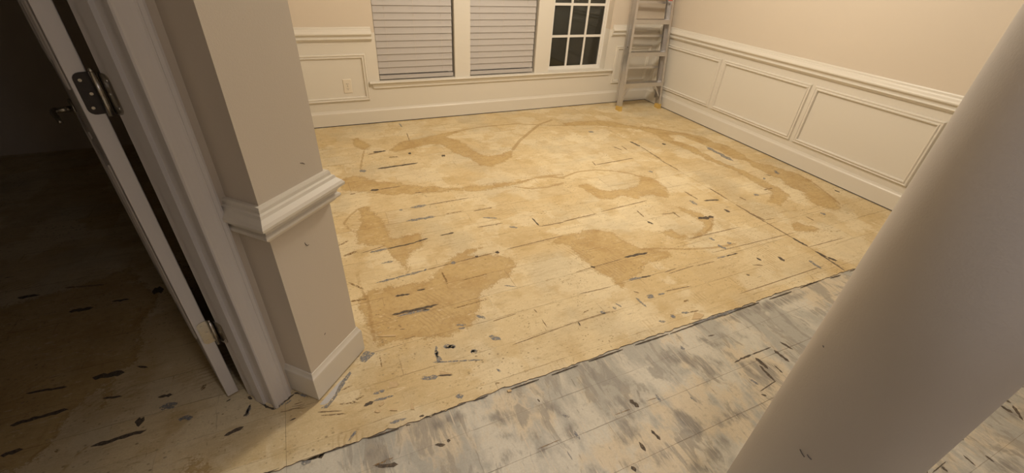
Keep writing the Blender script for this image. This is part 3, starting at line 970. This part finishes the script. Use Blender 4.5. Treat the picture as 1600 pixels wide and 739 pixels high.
def blade(p, q, w, top, mat, name, ends=0.25):
    """a thin ragged sliver lying on the floor, pointed at both ends"""
    p, q = Vector((*p, 0)), Vector((*q, 0))
    t = q - p
    n = max(5, min(16, int(t.length / 0.02) + 4))
    s = Vector((-t.y, t.x, 0)).normalized()
    up, dn = [], []
    for i in range(n):
        u = i / (n - 1)
        e = min(1.0, min(u, 1 - u) / ends)
        hw = w * 0.5 * (0.10 + 0.90 * e ** 0.7)
        c = p + t * u
        up.append(c + s * hw * random.uniform(0.45, 1.35) + t * random.uniform(-0.015, 0.015))
        dn.append(c - s * hw * random.uniform(0.45, 1.35) + t * random.uniform(-0.015, 0.015))
    loop = up + dn[::-1]
    k = len(loop)
    v = [(a.x, a.y, top) for a in loop] + [(a.x, a.y, top - 0.003) for a in loop]
    f = []
    for i in range(n - 1):
        f.append((i, k - 1 - i, k - 2 - i, i + 1))
    f += [(i, (i + 1) % k, k + (i + 1) % k, k + i) for i in range(k)]
    return put(name, v, f, mat, floor)


for c, w, p, q in MARKS:
    hall = 0.5 * (p[1] + q[1]) < EDGE
    blade(p, q, max(w, 0.0026), (-0.0035 if hall else 0.0) + 0.0006, M['mark_' + c], 'adhesive_mark',
          0.16 if c == 's' else 0.12)

# the dark torn lip of the tan layer, in broken lengths
x = -0.40
while x < XR - 0.1:
    ln = random.uniform(0.04, 0.20)
    y = EDGE - 0.003 + random.uniform(-0.004, 0.003)
    blade((x, y), (min(x + ln, XR - 0.03), y + random.uniform(-0.004, 0.004)), random.uniform(0.002, 0.005), 0.0006, M['mark_k'], 'torn_edge')
    x += ln + random.uniform(0.0, 0.10)


def flake(pts, z0, mat, name='torn_flake', lift=0.003):
    k = len(pts)
    v = [(x, y, z0 + lift * random.uniform(0.4, 1.0)) for x, y in pts] + [(x, y, z0 - 0.001) for x, y in pts]
    f = [tuple(range(k))] + [(i, (i + 1) % k, k + (i + 1) % k, k + i) for i in range(k)]
    return put(name, v, f, mat, floor)


for pts in FLAKES:
    flake(pts, 0.0, M['flake'])
for pts, mm in PATCHES:
    flake(pts, 0.0, M[mm], 'filler_patch', 0.0009)

# ------------------------------------------------------------------ mouldings
RAIL = [(0, .105), (.010, .105), (.013, .099), (.014, .090), (.020, .087), (.023, .079), (.034, .068), (.039, .060), (.038, .052),
        (.027, .046), (.020, .036), (.019, .029), (.025, .026), (.027, .020), (.024, .014), (.017, .011), (.014, .004), (.006, 0), (0, 0)]
BASE = [(0, .125), (.004, .125), (.006, .118), (.009, .111), (.013, .105), (.014, .098), (.014, .0), (0, .0)]
PANEL = [(0, 0), (0, .008), (.005, .016), (.011, .016), (.015, .010), (.020, .010), (.024, .014), (.029, .013), (.033, .004), (.034, 0)]
RZ = 0.687                                 # underside of the chair rail
GAP = 0.009                                # open gap under the baseboards
ERR = 0.0015                               # parts sit this far into what carries them

# ------------------------------------------------------------------ walls
W = [(0.572, 1.253), (1.399, 2.070), (2.225, 2.900)]    # window openings in the far wall
WB, WT = 0.362, 2.10
T = 0.14


def two_tone(mb, x0, x1, y0, y1, z0, z1, zc=0.75):
    if z0 < zc:
        mb.box(x0, x1, y0, y1, z0, min(z1, zc), 0)
    if z1 > zc:
        mb.box(x0, x1, y0, y1, max(z0, zc), z1, 1)


mb = MB()
ed = [XL] + [e for w in W for e in w] + [XR]
for i in range(0, len(ed), 2):
    if i in (2, 4):
        mb.box(ed[i], ed[i + 1], YF, YF + T, WB, WT, 0)
    else:
        two_tone(mb, ed[i], ed[i + 1], YF, YF + T, WB, WT)
mb.box(XL, XR, YF, YF + T, 0.02, WB, 0)
mb.box(XL, XR, YF, YF + T, WT, CEIL, 1)
mb.box(-2.8, XL, YF, YF + T, 0, CEIL, 1)
wall_far = tag(mb.build('wall_far', [M['trim'], M['wall']]), 'cream far wall with wainscot below and three windows', 'wall', kind='structure')

mb = MB()
two_tone(mb, XR, XR + 0.12, -2.0, YF + T, 0.02, CEIL)
tag(mb.build('wall_right', [M['trim'], M['wall']]), 'right wall, beige above the chair rail and cream wainscot below', 'wall', kind='structure')

mb = MB()
two_tone(mb, -0.30, XL, 1.42, YF, 0, CEIL)
tag(mb.build('wall_left', [M['trim'], M['wall']]), 'left dining room wall hidden behind the angled wall end', 'wall', kind='structure')

# angled wall end (stub) and the recessed wall that carries the door
stub = MB().prism(lpoly([(0.010, -0.012), (0.246, -0.012), (0.246, -0.31), (0.010, -0.31)]), 0, CEIL).build('wall_stub', M['hall'])
tag(stub, 'beige angled wall end with chair rail and baseboard beside the open door', 'wall', kind='structure')
DOOR_W = 0.765
J0, J1 = -0.075, -0.075 - DOOR_W          # jamb faces of the doorway
mb = MB()
mb.prism(lpoly([(0.02, -0.125), (0.02, -0.25), (J0 + 0.018, -0.25), (J0 + 0.018, -0.125)]), 0, CEIL)
mb.prism(lpoly([(J1 - 0.018, -0.125), (J1 - 0.018, -0.25), (-1.95, -0.25), (-1.95, -0.125)]), 0, CEIL)
mb.prism(lpoly([(J0 + 0.018, -0.125), (J0 + 0.018, -0.25), (J1 - 0.018, -0.25), (J1 - 0.018, -0.125)]), 2.075, CEIL)
tag(mb.build('wall_door', M['hall']), 'narrow angled wall around the open doorway on the left', 'wall', kind='structure')

cx_, cy_ = L2W(-1.95, -0.125)[:2]
tag(MB().box(cx_ - 0.12, cx_, -2.0, cy_ + 0.1, 0, CEIL).build('wall_hall', M['hall']), 'left wall of the hall beyond the doorway', 'wall', kind='structure')
tag(MB().box(-2.8, cx_ - 0.12, cy_ - 0.12, cy_, 0, CEIL).build('wall_near', M['hall']), 'near wall of the dark side room', 'wall', kind='structure')
tag(MB().box(-2.92, -2.8, cy_ - 0.12, YF + T, 0, CEIL).build('wall_side_room', M['hall']), 'left wall of the dark side room', 'wall', kind='structure')
tag(MB().box(cx_ - 0.12, XR + 0.12, -2.12, -2.0, 0, CEIL).build('wall_back', M['hall']), 'back wall of the hall behind the viewer', 'wall', kind='structure')
tag(MB().box(-2.92, XR + 0.12, -2.12, YF + T, CEIL, CEIL + 0.1).build('ceiling', M['ceil']), 'flat white ceiling above the rooms', 'ceiling', kind='structure')

# scuffs on the wall end
for d0, z0, pts in ((0.118, 0.60, [(0, 0.012), (0.001, 0.004), (0.006, -0.003), (0.013, -0.004)]), (0.170, 0.845, [(0, 0.004), (0.008, 0.001), (0.015, -0.005)]),
                    (0.10, 0.235, [(0, 0), (0.004, 0.003), (0.007, 0.003)])):
    P = [L2W(d0 + a, -0.0118, z0 + b) for a, b in pts]
    MB().tube(P, [0.0008] + [0.0013] * (len(P) - 2) + [0.0006], 6).build('scuff', M['scuff'], stub)

# chair rails
mb = MB().sweep([(a, b + RZ) for a, b in RAIL], [(W[0][0] - 0.030, YF + 0.02, 0), (W[0][0] - 0.030, YF, 0), (XL, YF, 0)][1:])
tag(mb.build('trim_1', M['trim']), 'cream moulded chair rail on far wall left of the windows', 'chair rail', kind='structure')
mb = MB().sweep([(a, b + RZ) for a, b in RAIL], [(XR, -1.98, 0), (XR, YF, 0), (W[2][1] + 0.028, YF, 0)])
tag(mb.build('trim_2', M['trim']), 'long cream chair rail along right wall into the ladder corner', 'chair rail', kind='structure')
st = [L2W(0.010, -0.125), L2W(0.010, -0.012), L2W(0.246, -0.012), L2W(0.246, -0.29)]
mb = MB().sweep([(-a, b + RZ + 0.002) for a, b in RAIL], st)
tag(mb.build('trim_3', M['trim']), 'chair rail wrapped round the angled wall end beside the door', 'chair rail', kind='structure')

# baseboards
mb = MB().sweep([(a, b + GAP) for a, b in BASE], [(XR - 0.0142, YF, 0), (XL, YF, 0)])
tag(mb.build('baseboard_far', M['trim']), 'cream baseboard under the windows along far wall', 'baseboard', kind='structure')
mb = MB().sweep([(a, b + GAP) for a, b in BASE], [(XR, -1.98, 0), (XR, YF, 0)])
tag(mb.build('baseboard_right', M['trim']), 'cream baseboard along the right wall', 'baseboard', kind='structure')
mb = MB().sweep([(-a * 0.85, b + GAP) for a, b in BASE], [L2W(0.010, -0.1255), L2W(0.010, -0.012), L2W(0.246, -0.012), L2W(0.246, -0.29)])
tag(mb.build('baseboard_stub', M['trim']), 'short scratched baseboard at the foot of the angled wall end', 'baseboard', kind='structure')


# wainscot panel mouldings
def panel_y(x, y0, y1, z0, z1):            # on the right wall
    return MB().sweep(PANEL, [(x, y1, z0), (x, y0, z0), (x, y0, z1), (x, y1, z1)][::-1], (-1, 0, 0), True)


def panel_x(x0, x1, z0, z1):               # on the far wall
    return MB().sweep(PANEL, [(x0, YF, z0), (x1, YF, z0), (x1, YF, z1), (x0, YF, z1)], (0, -1, 0), True)


PZ0, PZ1 = 0.218, 0.598
TN = 4
for y0, y1, lab in ((3.067, 3.865, 'panel moulding on right wall nearest the ladder corner'), (2.170, 2.972, 'middle rectangular panel moulding on the right wall'),
                    (1.283, 2.074, 'large near panel moulding on right wall beside the column'), (0.39, 1.185, 'panel moulding on right wall hidden behind the column')):
    tag(panel_y(XR, y0, y1, PZ0, PZ1).build('trim_%d' % TN, M['trim']), lab, 'panel moulding', 'wainscot panel mouldings', 'structure')
    TN += 1
for x0, x1, lab in ((-0.12, 0.474, 'panel moulding framing the outlet on far wall'), (3.014, 3.475, 'narrow panel moulding on far wall behind the ladder')):
    tag(panel_x(x0, x1, PZ0 - 0.006, PZ1 - 0.008).build('trim_%d' % TN, M['trim']), lab, 'panel moulding', 'wainscot panel mouldings', 'structure')
    TN += 1

# window stool and apron
STOOL = [(-0.10, WB - 0.012), (-0.10, WB + 0.0005), (0.028, WB + 0.0005), (0.034, WB - 0.003), (0.035, WB - 0.009), (0.031, WB - 0.014), (0.014, WB - 0.016), (0.014, WB - 0.016)]
sill = empty('trim_%d' % TN, (1.75, YF, WB))
TN += 1
tag(sill, 'long cream window sill under the three windows', 'window sill', kind='structure')


def part(mb, name, mat, parent, smooth=False):
    """build in world coordinates, then hang it under its parent"""
    o = mb.build(name, mat, None, smooth)
    o.parent = parent
    o.matrix_parent_inverse = parent.matrix_basis.inverted()
    return o


mb = MB()
mb.sweep([(0, WB - 0.016), (0, WB), (0.028, WB), (0.034, WB - 0.004), (0.035, WB - 0.009), (0.031, WB - 0.014), (0.026, WB - 0.016)], [(3.000, YF, 0), (0.484, YF, 0)])
for a, b in W:
    mb.box(a, b, YF - 0.001, YF + T - 0.002, WB - 0.016, WB + 0.0025)
part(mb, 'stool', M['trim'], sill)
mb = MB()
ap = [(0, 0), (0.010, 0), (0.014, 0.006), (0.013, 0.018), (0.018, 0.028), (0.022, 0.036), (0.022, 0.043), (0, 0.043)]
zt = WB - 0.016 - 0.043
v0 = [(2.982 if i < 4 else 2.995, YF - a, zt + b) for i, (a, b) in enumerate(ap)]
k = len(ap)
mb.add([(2.965 + 0.02 * b / 0.043, YF - a, zt + b) for a, b in ap] + [(0.520 - 0.02 * b / 0.043, YF - a, zt + b) for a, b in ap],
       [(i, (i + 1) % k, k + (i + 1) % k, k + i) for i in range(k)] + [tuple(range(k)), tuple(range(k, 2 * k))[::-1]])
part(mb, 'apron', M['trim'], sill)


# ------------------------------------------------------------------ windows
def make_window(x0, x1, name):
    r = empty(name, ((x0 + x1) / 2, YF + 0.1, WB))
    ya, yb = YF + 0.082, YF + 0.135        # frame depth
    z0, z1 = WB, WT
    mb = MB()
    fw = 0.022
    mb.box(x0, x0 + fw, ya, yb, z0, z1).box(x1 - fw, x1, ya, yb, z0, z1).box(x0 + fw, x1 - fw, ya, yb, z0, z0 + 0.012).box(x0 + fw, x1 - fw, ya, yb, z1 - fw, z1)
    part(mb, 'frame', M['vinyl'], r)
    gx = [x0 + 0.060 + (x1 - x0 - 0.100) * i / 3 for i in range(4)]
    zz = [0.396 + 0.2825 * i for i in range(4)]
    zu = [zz[3] + 0.05 + 0.2825 * i for i in range(3)] + [z1 - fw - 0.03]
    for nm, zs, yo in (('lower_sash', zz, 0.0), ('upper_sash', zu, 0.018)):
        y0, y1 = ya + 0.008 + yo, ya + 0.024 + yo
        mb = MB()
        zl, zh = zs[0] - (0.022 if yo == 0 else 0.026), zs[-1] + 0.024
        mb.box(x0 + fw, gx[0], y0, y1, zl, zh).box(gx[3], x1 - fw, y0, y1, zl, zh)
        mb.box(gx[0], gx[3], y0, y1, zl, zs[0]).box(gx[0], gx[3], y0, y1, zs[-1], zh)
        s = part(mb, nm, M['vinyl'], r)
        for i in (1, 2):
            b = MB().box(gx[i] - 0.011, gx[i] + 0.011, y0 + 0.001, y1 - 0.002, zs[0], zs[-1]).build('muntin', M['vinyl'])
            b.parent = s
            b.matrix_parent_inverse = (r.matrix_basis @ s.matrix_parent_inverse @ s.matrix_basis).inverted()
        for i in (1, 2):
            b = MB().box(gx[0], gx[3], y0 + 0.0015, y1 - 0.0025, zs[i] - 0.011, zs[i] + 0.011).build('muntin', M['vinyl'])
            b.parent = s
            b.matrix_parent_inverse = (r.matrix_basis @ s.matrix_parent_inverse @ s.matrix_basis).inverted()
        for i in range(3):
            for j in range(3):
                b = MB().box(gx[i] + (0.010 if i else -0.002), gx[i + 1] - (0.010 if i < 2 else -0.002), (y0 + y1) / 2 - 0.002, (y0 + y1) / 2 + 0.002,
                             zs[j] + (0.010 if j else -0.002), zs[j + 1] - (0.010 if j < 2 else -0.002)).build('pane', M['glass'])
                b.parent = s
                b.matrix_parent_inverse = (r.matrix_basis @ s.matrix_parent_inverse @ s.matrix_basis).inverted()
    part(MB().box(x0 + 0.012, x1 - 0.012, yb - 0.006, yb - 0.004, z0 + 0.006, z1 - 0.010), 'insect_screen', M['screen'], r)
    return r


for i, ((a, b), lab) in enumerate(zip(W, ('left window, fully covered by a closed blind', 'middle window, covered by a closed blind between the posts',
                                          'uncovered window with white grid and dark panes beside ladder'))):
    tag(make_window(a, b, 'window_%d' % (i + 1)), lab, 'window', kind='structure')


# ------------------------------------------------------------------ blinds
def make_blind(x0, x1):
    r = empty('window_blind', ((x0 + x1) / 2, YF + 0.03, WB))
    xa, xb = x0 + 0.007 - r.location.x, x1 - 0.016 - r.location.x
    y = 0.0
    base = 0.4145 - WB
    n = 11
    prof = []
    for i in range(n):                     # gently crowned slat, nearly closed
        u = i / (n - 1)
        prof.append((0.0045 - 0.0085 * u - 0.001 * math.sin(math.pi * u), 0.057 * u))
    loop = [(yy - 0.0, zz) for yy, zz in prof] + [(yy - 0.0028, zz) for yy, zz in prof[::-1]]
    # lower edge leans into the room
    loop = [(-yy, zz) for yy, zz in loop]
    k = len(loop)
    me = None
    i = 0
    while base + 0.0531 * i < WT - WB - 0.10:
        if me is None:
            v = [(xa, a, c) for a, c in loop] + [(xb, a, c) for a, c in loop]
            f = [tuple(range(k)), tuple(range(k, 2 * k))[::-1]] + [(q, (q + 1) % k, k + (q + 1) % k, k + q) for q in range(k)]
            s = put('slat', v, f, M['slat'], r)
            me = s.data
        else:
            s = bpy.data.objects.new('slat', me)
            COL.objects.link(s)
            s.parent = r
        s.location = (0, 0, base + 0.0531 * i)
        i += 1
    br = MB().box(xa, xb, -0.020, 0.004, base - 0.040, base - 0.010).build('bottom_rail', M['slat'], r)
    MB().box(xa, xb, -0.026, 0.03, WT - WB - 0.055, WT - WB - 0.002).build('head_rail', M['slat'], r)
    for t in (0.14, 0.5, 0.86):
        xx = xa + (xb - xa) * t
        MB().tube([(xx, -0.001, base - 0.02), (xx, -0.001, WT - WB - 0.05)], 0.001, 6).build('lift_cord', M['cord'], r)
    return r


for (a, b), lab in zip(W[:2], ('closed grey slatted blind in left window next to outlet', 'closed grey slatted blind in the middle window')):
    tag(make_blind(a, b), lab, 'blind', 'closed window blinds')

# ------------------------------------------------------------------ outlet
o = empty('wall_outlet', (0.302, YF, 0.337))
tag(o, 'almond double outlet on far wall inside the left panel moulding', 'outlet')
pl = [(-.035, -.057), (.035, -.057), (.035, .057), (-.035, .057)]
mb = MB()
mb.hexa([(-.035, 0, -.0575), (.035, 0, -.0575), (.035, 0, .0575), (-.035, 0, .0575), (-.031, -.006, -.0535), (.031, -.006, -.0535), (.031, -.006, .0535), (-.031, -.006, .0535)])
mb.build('cover_plate', M['plastic'], o)
for s in (-1, 1):
    oc = [(0.017 * math.cos(a) * 1.0, 0.0145 * math.sin(a)) for a in [i * math.pi / 8 for i in range(16)]]
    v = [(x, -.0055, s * .0195 + z) for x, z in oc] + [(x, -.0085, s * .0195 + z) for x, z in oc]
    sk = put('socket', v, [tuple(range(16, 32)), tuple(range(16))] + [(i, (i + 1) % 16, 16 + (i + 1) % 16, 16 + i) for i in range(16)], M['plastic'], o)
    for x, h in ((-.006, .008), (.006, .0065)):
        MB().box(x - .0012, x + .0012, -.009, -.008, s * .0195 + .001 - h / 2, s * .0195 + .001 + h / 2).build('slot', M['void'], sk)
    MB().tube([(0, -.008, s * .0195 - .008), (0, -.009, s * .0195 - .008)], .0024, 8).build('ground_hole', M['void'], sk)
MB().tube([(0, -.0055, 0), (0, -.0075, 0)], .003, 10).build('screw', M['nickel'], o)

# ------------------------------------------------------------------ doorway lining: jamb, stop, casing
jam = empty('trim_%d' % TN, L2W(-0.05, -0.18))
TN += 1
tag(jam, 'white moulded door casing and jamb left of the angled wall end', 'door frame', kind='structure')
for s, (ja, jb) in ((1, (J0, J0 + 0.018)), (-1, (J1 - 0.018, J1))):
    part(MB().prism(lpoly([(ja, -0.1245), (jb, -0.1245), (jb, -0.2505), (ja, -0.2505)]), 0, 2.075), 'jamb', M['door'], jam)
    face = ja if s > 0 else jb
    part(MB().prism(lpoly([(face, -0.167), (face - s * 0.011, -0.167), (face - s * 0.011, -0.170), (face - s * 0.011, -0.203), (face, -0.203)]), 0, 2.06), 'door_stop', M['door'], jam)
part(MB().prism(lpoly([(J0, -0.1245), (J0, -0.2505), (J1, -0.2505), (J1, -0.1245)]), 2.055, 2.075), 'head_jamb', M['door'], jam)
CAS = [(0, 0), (0, .011), (.003, .015), (.008, .015), (.010, .010), (.022, .011), (.034, .013), (.042, .017), (.047, .018), (.050, .015), (.058, .017), (.064, .016), (.067, .011), (.067, 0)]
a0, a1, zt = J0 - 0.004, J1 + 0.004, 2.059
# path runs up the far leg, over the head and down the near leg; profile widens outward
pth = [L2W(a0 + 0.008 - 0.012, -0.125, 0.004), L2W(a0 - 0.004, -0.125, zt), L2W(a1 + 0.004, -0.125, zt), L2W(a1 + 0.004, -0.125, 0.004)]
mb = MB().sweep([(-a, b) for a, b in CAS], pth, tuple(NN))
part(mb, 'casing', M['door'], jam)

# ------------------------------------------------------------------ door
eR, eL = L2W(-0.083, -0.282), L2W(-0.1155, -0.2955)
ez = (eL - eR).normalized()
lv = Vector((-ez.y, ez.x, 0))
if lv.y < 0:
    lv = -lv
lv.rotate(Matrix.Rotation(math.radians(-0.6), 3, 'Z'))
door = empty('door_1', eR)
tag(door, 'white interior door standing open into the dark room, seen edge on', 'door', kind='structure')
TH = (eL - eR).length


def dpt(t, s, z):                          # t across the thickness, s along the leaf
    q = eR + ez * t + lv * s
    return (q.x, q.y, z)


def dbox(mb, t0, t1, s0, s1, z0, z1):
    return mb.hexa([dpt(t0, s0, z0), dpt(t1, s0, z0), dpt(t1, s1, z0), dpt(t0, s1, z0), dpt(t0, s0, z1), dpt(t1, s0, z1), dpt(t1, s1, z1), dpt(t0, s1, z1)])


slab = dbox(MB(), 0, TH, 0, 0.755, 0.012, 2.045)
sl = part(slab, 'slab', M['door'], door)
bv = sl.modifiers.new('bevel', 'BEVEL')
bv.width = 0.003
bv.segments = 2
bv.limit_method = 'ANGLE'
for t, up in ((TH, ez), (0, -ez)):
    for s0, s1 in ((0.11, 0.345), (0.41, 0.645)):
        for z0, z1 in ((0.22, 0.86), (1.05, 1.60), (1.70, 1.94)):
            path = [Vector(dpt(t, s0, z0)), Vector(dpt(t, s1, z0)), Vector(dpt(t, s1, z1)), Vector(dpt(t, s0, z1))]
            if up.cross(path[1] - path[0]).z < 0:
                path = path[::-1]
            part(MB().sweep([(0, -.001), (0, .003), (.006, .006), (.014, .003), (.03, .005), (.034, -.001)], path, tuple(up), True), 'panel', M['door'], door)


PIN = L2W(-0.0845, -0.2625)
for zc in (0.316, 1.062, 1.83):
    h = 0.0455
    hg = part(MB().tube([(PIN.x, PIN.y, zc - h - 0.002), (PIN.x, PIN.y, zc + h + 0.002)], 0.0055, 12), 'hinge', M['nickel'], door, True)
    inv = (door.matrix_basis @ hg.matrix_parent_inverse @ hg.matrix_basis).inverted()

    def sub(mb, name, mat, smooth=False):
        b = mb.build(name, mat, None, smooth)
        b.parent = hg
        b.matrix_parent_inverse = inv
        return b
    sub(MB().tube([(PIN.x, PIN.y, zc + h), (PIN.x, PIN.y, zc + h + 0.006), (PIN.x, PIN.y, zc + h + 0.010)], [0.0035, 0.0045, 0.002], 10), 'pin', M['nickel'], True)
    # leaf on the door edge, outer corners rounded
    ro = 0.014
    prof = [(0.0, -h), (0.031 - ro, -h)] + [(0.031 - ro + ro * math.sin(a), -h + ro - ro * math.cos(a)) for a in (0.39, 0.79, 1.18, 1.57)]
    prof = prof + [(x, -z) for x, z in prof[::-1]]
    k = len(prof)

    def leaf(org, dirv, nrm, name, mat):
        v = [(org + dirv * x + nrm * 0.0) + Vector((0, 0, zc + z)) for x, z in prof] + [(org + dirv * x + nrm * 0.0022) + Vector((0, 0, zc + z)) for x, z in prof]
        return sub(MB().add(v, [tuple(range(k)), tuple(range(k, 2 * k))[::-1]] + [(i, (i + 1) % k, k + (i + 1) % k, k + i) for i in range(k)]), name, mat)
    org = eR - lv * 0.0020 - ez * 0.006
    leaf(org + ez * 0.003, ez, lv, 'leaf', M['reflect_dark'] if 0.8 < zc < 1.2 else M['nickel'])
    sub(MB().bar((org + ez * 0.003) + Vector((0, 0, zc)), Vector((PIN.x, PIN.y, zc)), 0.0022, 2 * h, (0, 0, 1)), 'leaf_bridge', M['reflect_dark'] if 0.8 < zc < 1.2 else M['nickel'])
    leaf(L2W(J0 - 0.0018, -0.2600), NN, DD, 'leaf', M['nickel'])
    for x, z in ((0.020, 0.030), (0.012, 0.0), (0.020, -0.030)):
        c = org + ez * (0.003 + x)
        sub(MB().tube([c + Vector((0, 0, zc + z)) - lv * 0.0, c + Vector((0, 0, zc + z)) - lv * 0.0012], 0.0035, 10), 'screw', M['nickel'])
        c = L2W(J0 - 0.0018, -0.26 + x)
        sub(MB().tube([c + Vector((0, 0, zc + z)), c + Vector((0, 0, zc + z)) - DD * 0.0012], 0.0035, 10), 'screw', M['nickel'])

LZ, LS = 0.86, 0.69
lvr = part(MB().tube([dpt(TH, LS, LZ), dpt(TH + 0.006, LS, LZ), dpt(TH + 0.009, LS, LZ)], [0.031, 0.031, 0.026], 20), 'lever_handle', M['nickel'], door, True)
inv = (door.matrix_basis @ lvr.matrix_parent_inverse @ lvr.matrix_basis).inverted()
for nm, mb in (('neck', MB().tube([dpt(TH + 0.006, LS, LZ), dpt(TH + 0.050, LS, LZ)], 0.009, 12)),
               ('grip', MB().tube([dpt(TH + 0.046, LS + 0.008, LZ), dpt(TH + 0.053, LS - 0.006, LZ), dpt(TH + 0.055, LS - 0.03, LZ + .001), dpt(TH + 0.052, LS - 0.07, LZ - .003), dpt(TH + 0.050, LS - 0.105, LZ - .010)],
                                  [0.009, 0.010, 0.009, 0.0075, 0.006], 12)),
               ('thumb_turn', MB().tube([dpt(TH + 0.05, LS + 0.0, LZ - 0.002), dpt(TH + 0.058, LS, LZ - 0.002)], [0.004, 0.003], 10))):
    b = mb.build(nm, M['nickel'], None, True)
    b.parent = lvr
    b.matrix_parent_inverse = inv

# ------------------------------------------------------------------ round column in the foreground
az, half, rad = math.radians(11.25), math.radians(8.1), 0.120
dist = rad / math.sin(half)
colm = empty('round_column', (dist * math.cos(az), dist * math.sin(az), 0))
tag(colm, 'large plain beige round column in the right foreground', 'column')
MB().lathe([(rad, 0.10), (rad, 1.4), (rad * 0.995, 2.45)], 72).build('shaft', M['column'], colm, True)
MB().lathe([(rad + 0.035, -0.0035), (rad + 0.035, 0.03), (rad + 0.028, 0.045), (rad + 0.012, 0.05), (rad + 0.018, 0.075), (rad + 0.006, 0.10), (rad, 0.105)], 72).build('base', M['column'], colm, True)
MB().lathe([(rad - 0.001, 2.44), (rad + 0.012, 2.46), (rad + 0.03, 2.50), (rad + 0.035, CEIL)], 72).build('capital', M['column'], colm, True)

for pts in ([(-.1199, .0045, .6232), (-.1200, -.001, .6195), (-.1198, -.0076, .6168)], [(-.1197, -.0082, .6265), (-.1194, -.013, .6245), (-.1187, -.0176, .624)],
            [(-.0953, .0729, .8257), (-.0975, .0700, .8260)]):
    MB().tube(pts, 0.0012, 6).build('scuff', M['scuff'], colm)

# ------------------------------------------------------------------ stepladder
lad = empty('step_ladder', (3.23, 3.66, 0))
tag(lad, 'folded aluminium stepladder with yellow feet leaning in the corner', 'ladder')
FL, FR = Vector((2.965, 3.645, 0.0)), Vector((3.492, 3.612, 0.0))      # front feet
TL, TR = Vector((3.078, 3.866, 1.74)), Vector((3.452, 3.842, 1.74))    # tops of the front rails
wd = (FR - FL).normalized()
lean = ((TL + TR) / 2 - (FL + FR) / 2).normalized()
back = lean.cross(wd).normalized()
if back.y < 0:
    back = -back


def at(side, z):
    a, b = (FL, TL) if side < 0 else (FR, TR)
    return a + (b - a) * (z / 1.74)


def channel(side, z0, z1, fl, web, off, th=0.003):
    """C-shaped rail: a web on the outer side, flanges turned inward"""
    mb = MB()
    inw = wd * (-side)
    p, q = at(side, z0) + back * off, at(side, z1) + back * off
    pr = [(0, 0), (fl, 0), (fl, th), (th, th), (th, web - th), (fl, web - th), (fl, web), (0, web)]
    v = [p + inw * a + back * b for a, b in pr] + [q + inw * a + back * b for a, b in pr]
    f = [(0, 1, 2, 3), (0, 3, 4, 7), (4, 5, 6, 7), (8, 11, 10, 9), (8, 15, 12, 11), (12, 15, 14, 13)]
    f += [(i, (i + 1) % 8, 8 + (i + 1) % 8, 8 + i) for i in range(8)]
    return mb.add(v, f)


for s in (-1, 1):
    part(channel(s, 0.035, 1.74, 0.026, 0.068, 0.0), 'front_rail', M['alu'], lad)
    part(channel(s, 0.10, 1.70, 0.020, 0.028, 0.072), 'rear_rail', M['alu'], lad)
    p = at(s, 0.0)
    mb = MB()
    inw = wd * (-s)
    a, b, c = p - inw * 0.004 - back * 0.004, inw * 0.034, back * 0.078
    up = lean * 0.05
    sink = Vector((0, 0, 0))
    bot = [a, a + b, a + b + c, a + c]
    bot = [Vector((q.x, q.y, 0.0)) for q in bot]
    mb.hexa(bot + [q + up for q in (a, a + b, a + b + c * 0.9, a + c * 0.9)])
    part(mb, 'foot', M['yellow'], lad)
for z in (0.275, 0.570, 0.865, 1.160, 1.455):
    l, r = at(-1, z) + wd * 0.003, at(1, z) - wd * 0.003
    mb = MB()
    hz = Vector((back.x, back.y, 0)).normalized()
    # tread with a turned-down front lip
    for y0, y1, z0, z1 in ((-0.004, 0.072, -0.003, 0.0), (-0.006, -0.002, -0.040, 0.0), (0.060, 0.064, -0.025, 0.0)):
        c = []
        for dz in (z0, z1):
            c += [l + hz * y0 + Vector((0, 0, dz)), r + hz * y0 + Vector((0, 0, dz)), r + hz * y1 + Vector((0, 0, dz)), l + hz * y1 + Vector((0, 0, dz))]
        mb.hexa(c)
    st_ = part(mb, 'step', M['alu'], lad)
for s in (-1, 1):                          # knee braces under the lowest step
    a = at(s, 0.255) - wd * s * 0.105 + back * 0.012
    b = at(s, 0.085) - wd * s * 0.004 + back * 0.012
    part(MB().bar(a, b, 0.016, 0.004, tuple(back)), 'brace', M['alu'], lad)
    part(MB().bar(a + back * 0.04, b + back * 0.04, 0.016, 0.004, tuple(back)), 'brace', M['alu'], lad)
for z in (0.42, 0.72, 1.02, 1.32):
    part(MB().bar(at(-1, z) + back * 0.088 + wd * 0.01, at(1, z) + back * 0.088 - wd * 0.01, 0.022, 0.022, tuple(back)), 'rear_bar', M['alu'], lad)
for z in (0.62, 0.78):                     # spreader rivets and slots on the outer face of the left rail
    p = at(-1, z) + back * 0.03
    part(MB().tube([p - wd * 0.004, p + wd * 0.001], 0.006, 10), 'rivet', M['nickel'], lad)
p0, p1 = at(-1, 0.60) + back * 0.050 - wd * 0.003, at(-1, 0.82) + back * 0.050 - wd * 0.003
part(MB().bar(p0, p1, 0.004, 0.018, tuple(back)), 'spreader', M['alu'], lad)
top = MB()
a, b = at(-1, 1.74) - wd * 0.03 - back * 0.03, at(1, 1.74) + wd * 0.03 - back * 0.03
top.hexa([a, b, b + back * 0.10, a + back * 0.10, a + Vector((0, 0, 0.05)), b + Vector((0, 0, 0.05)), b + back * 0.10 + Vector((0, 0, 0.05)), a + back * 0.10 + Vector((0, 0, 0.05))])
part(top, 'top_cap', M['yellow'], lad)
p = at(1, 1.04) - wd * 0.045 - back * 0.001
part(MB().bar(p - wd * 0.03, p + wd * 0.02, 0.02, 0.004, tuple(back)), 'label', M['red'], lad)
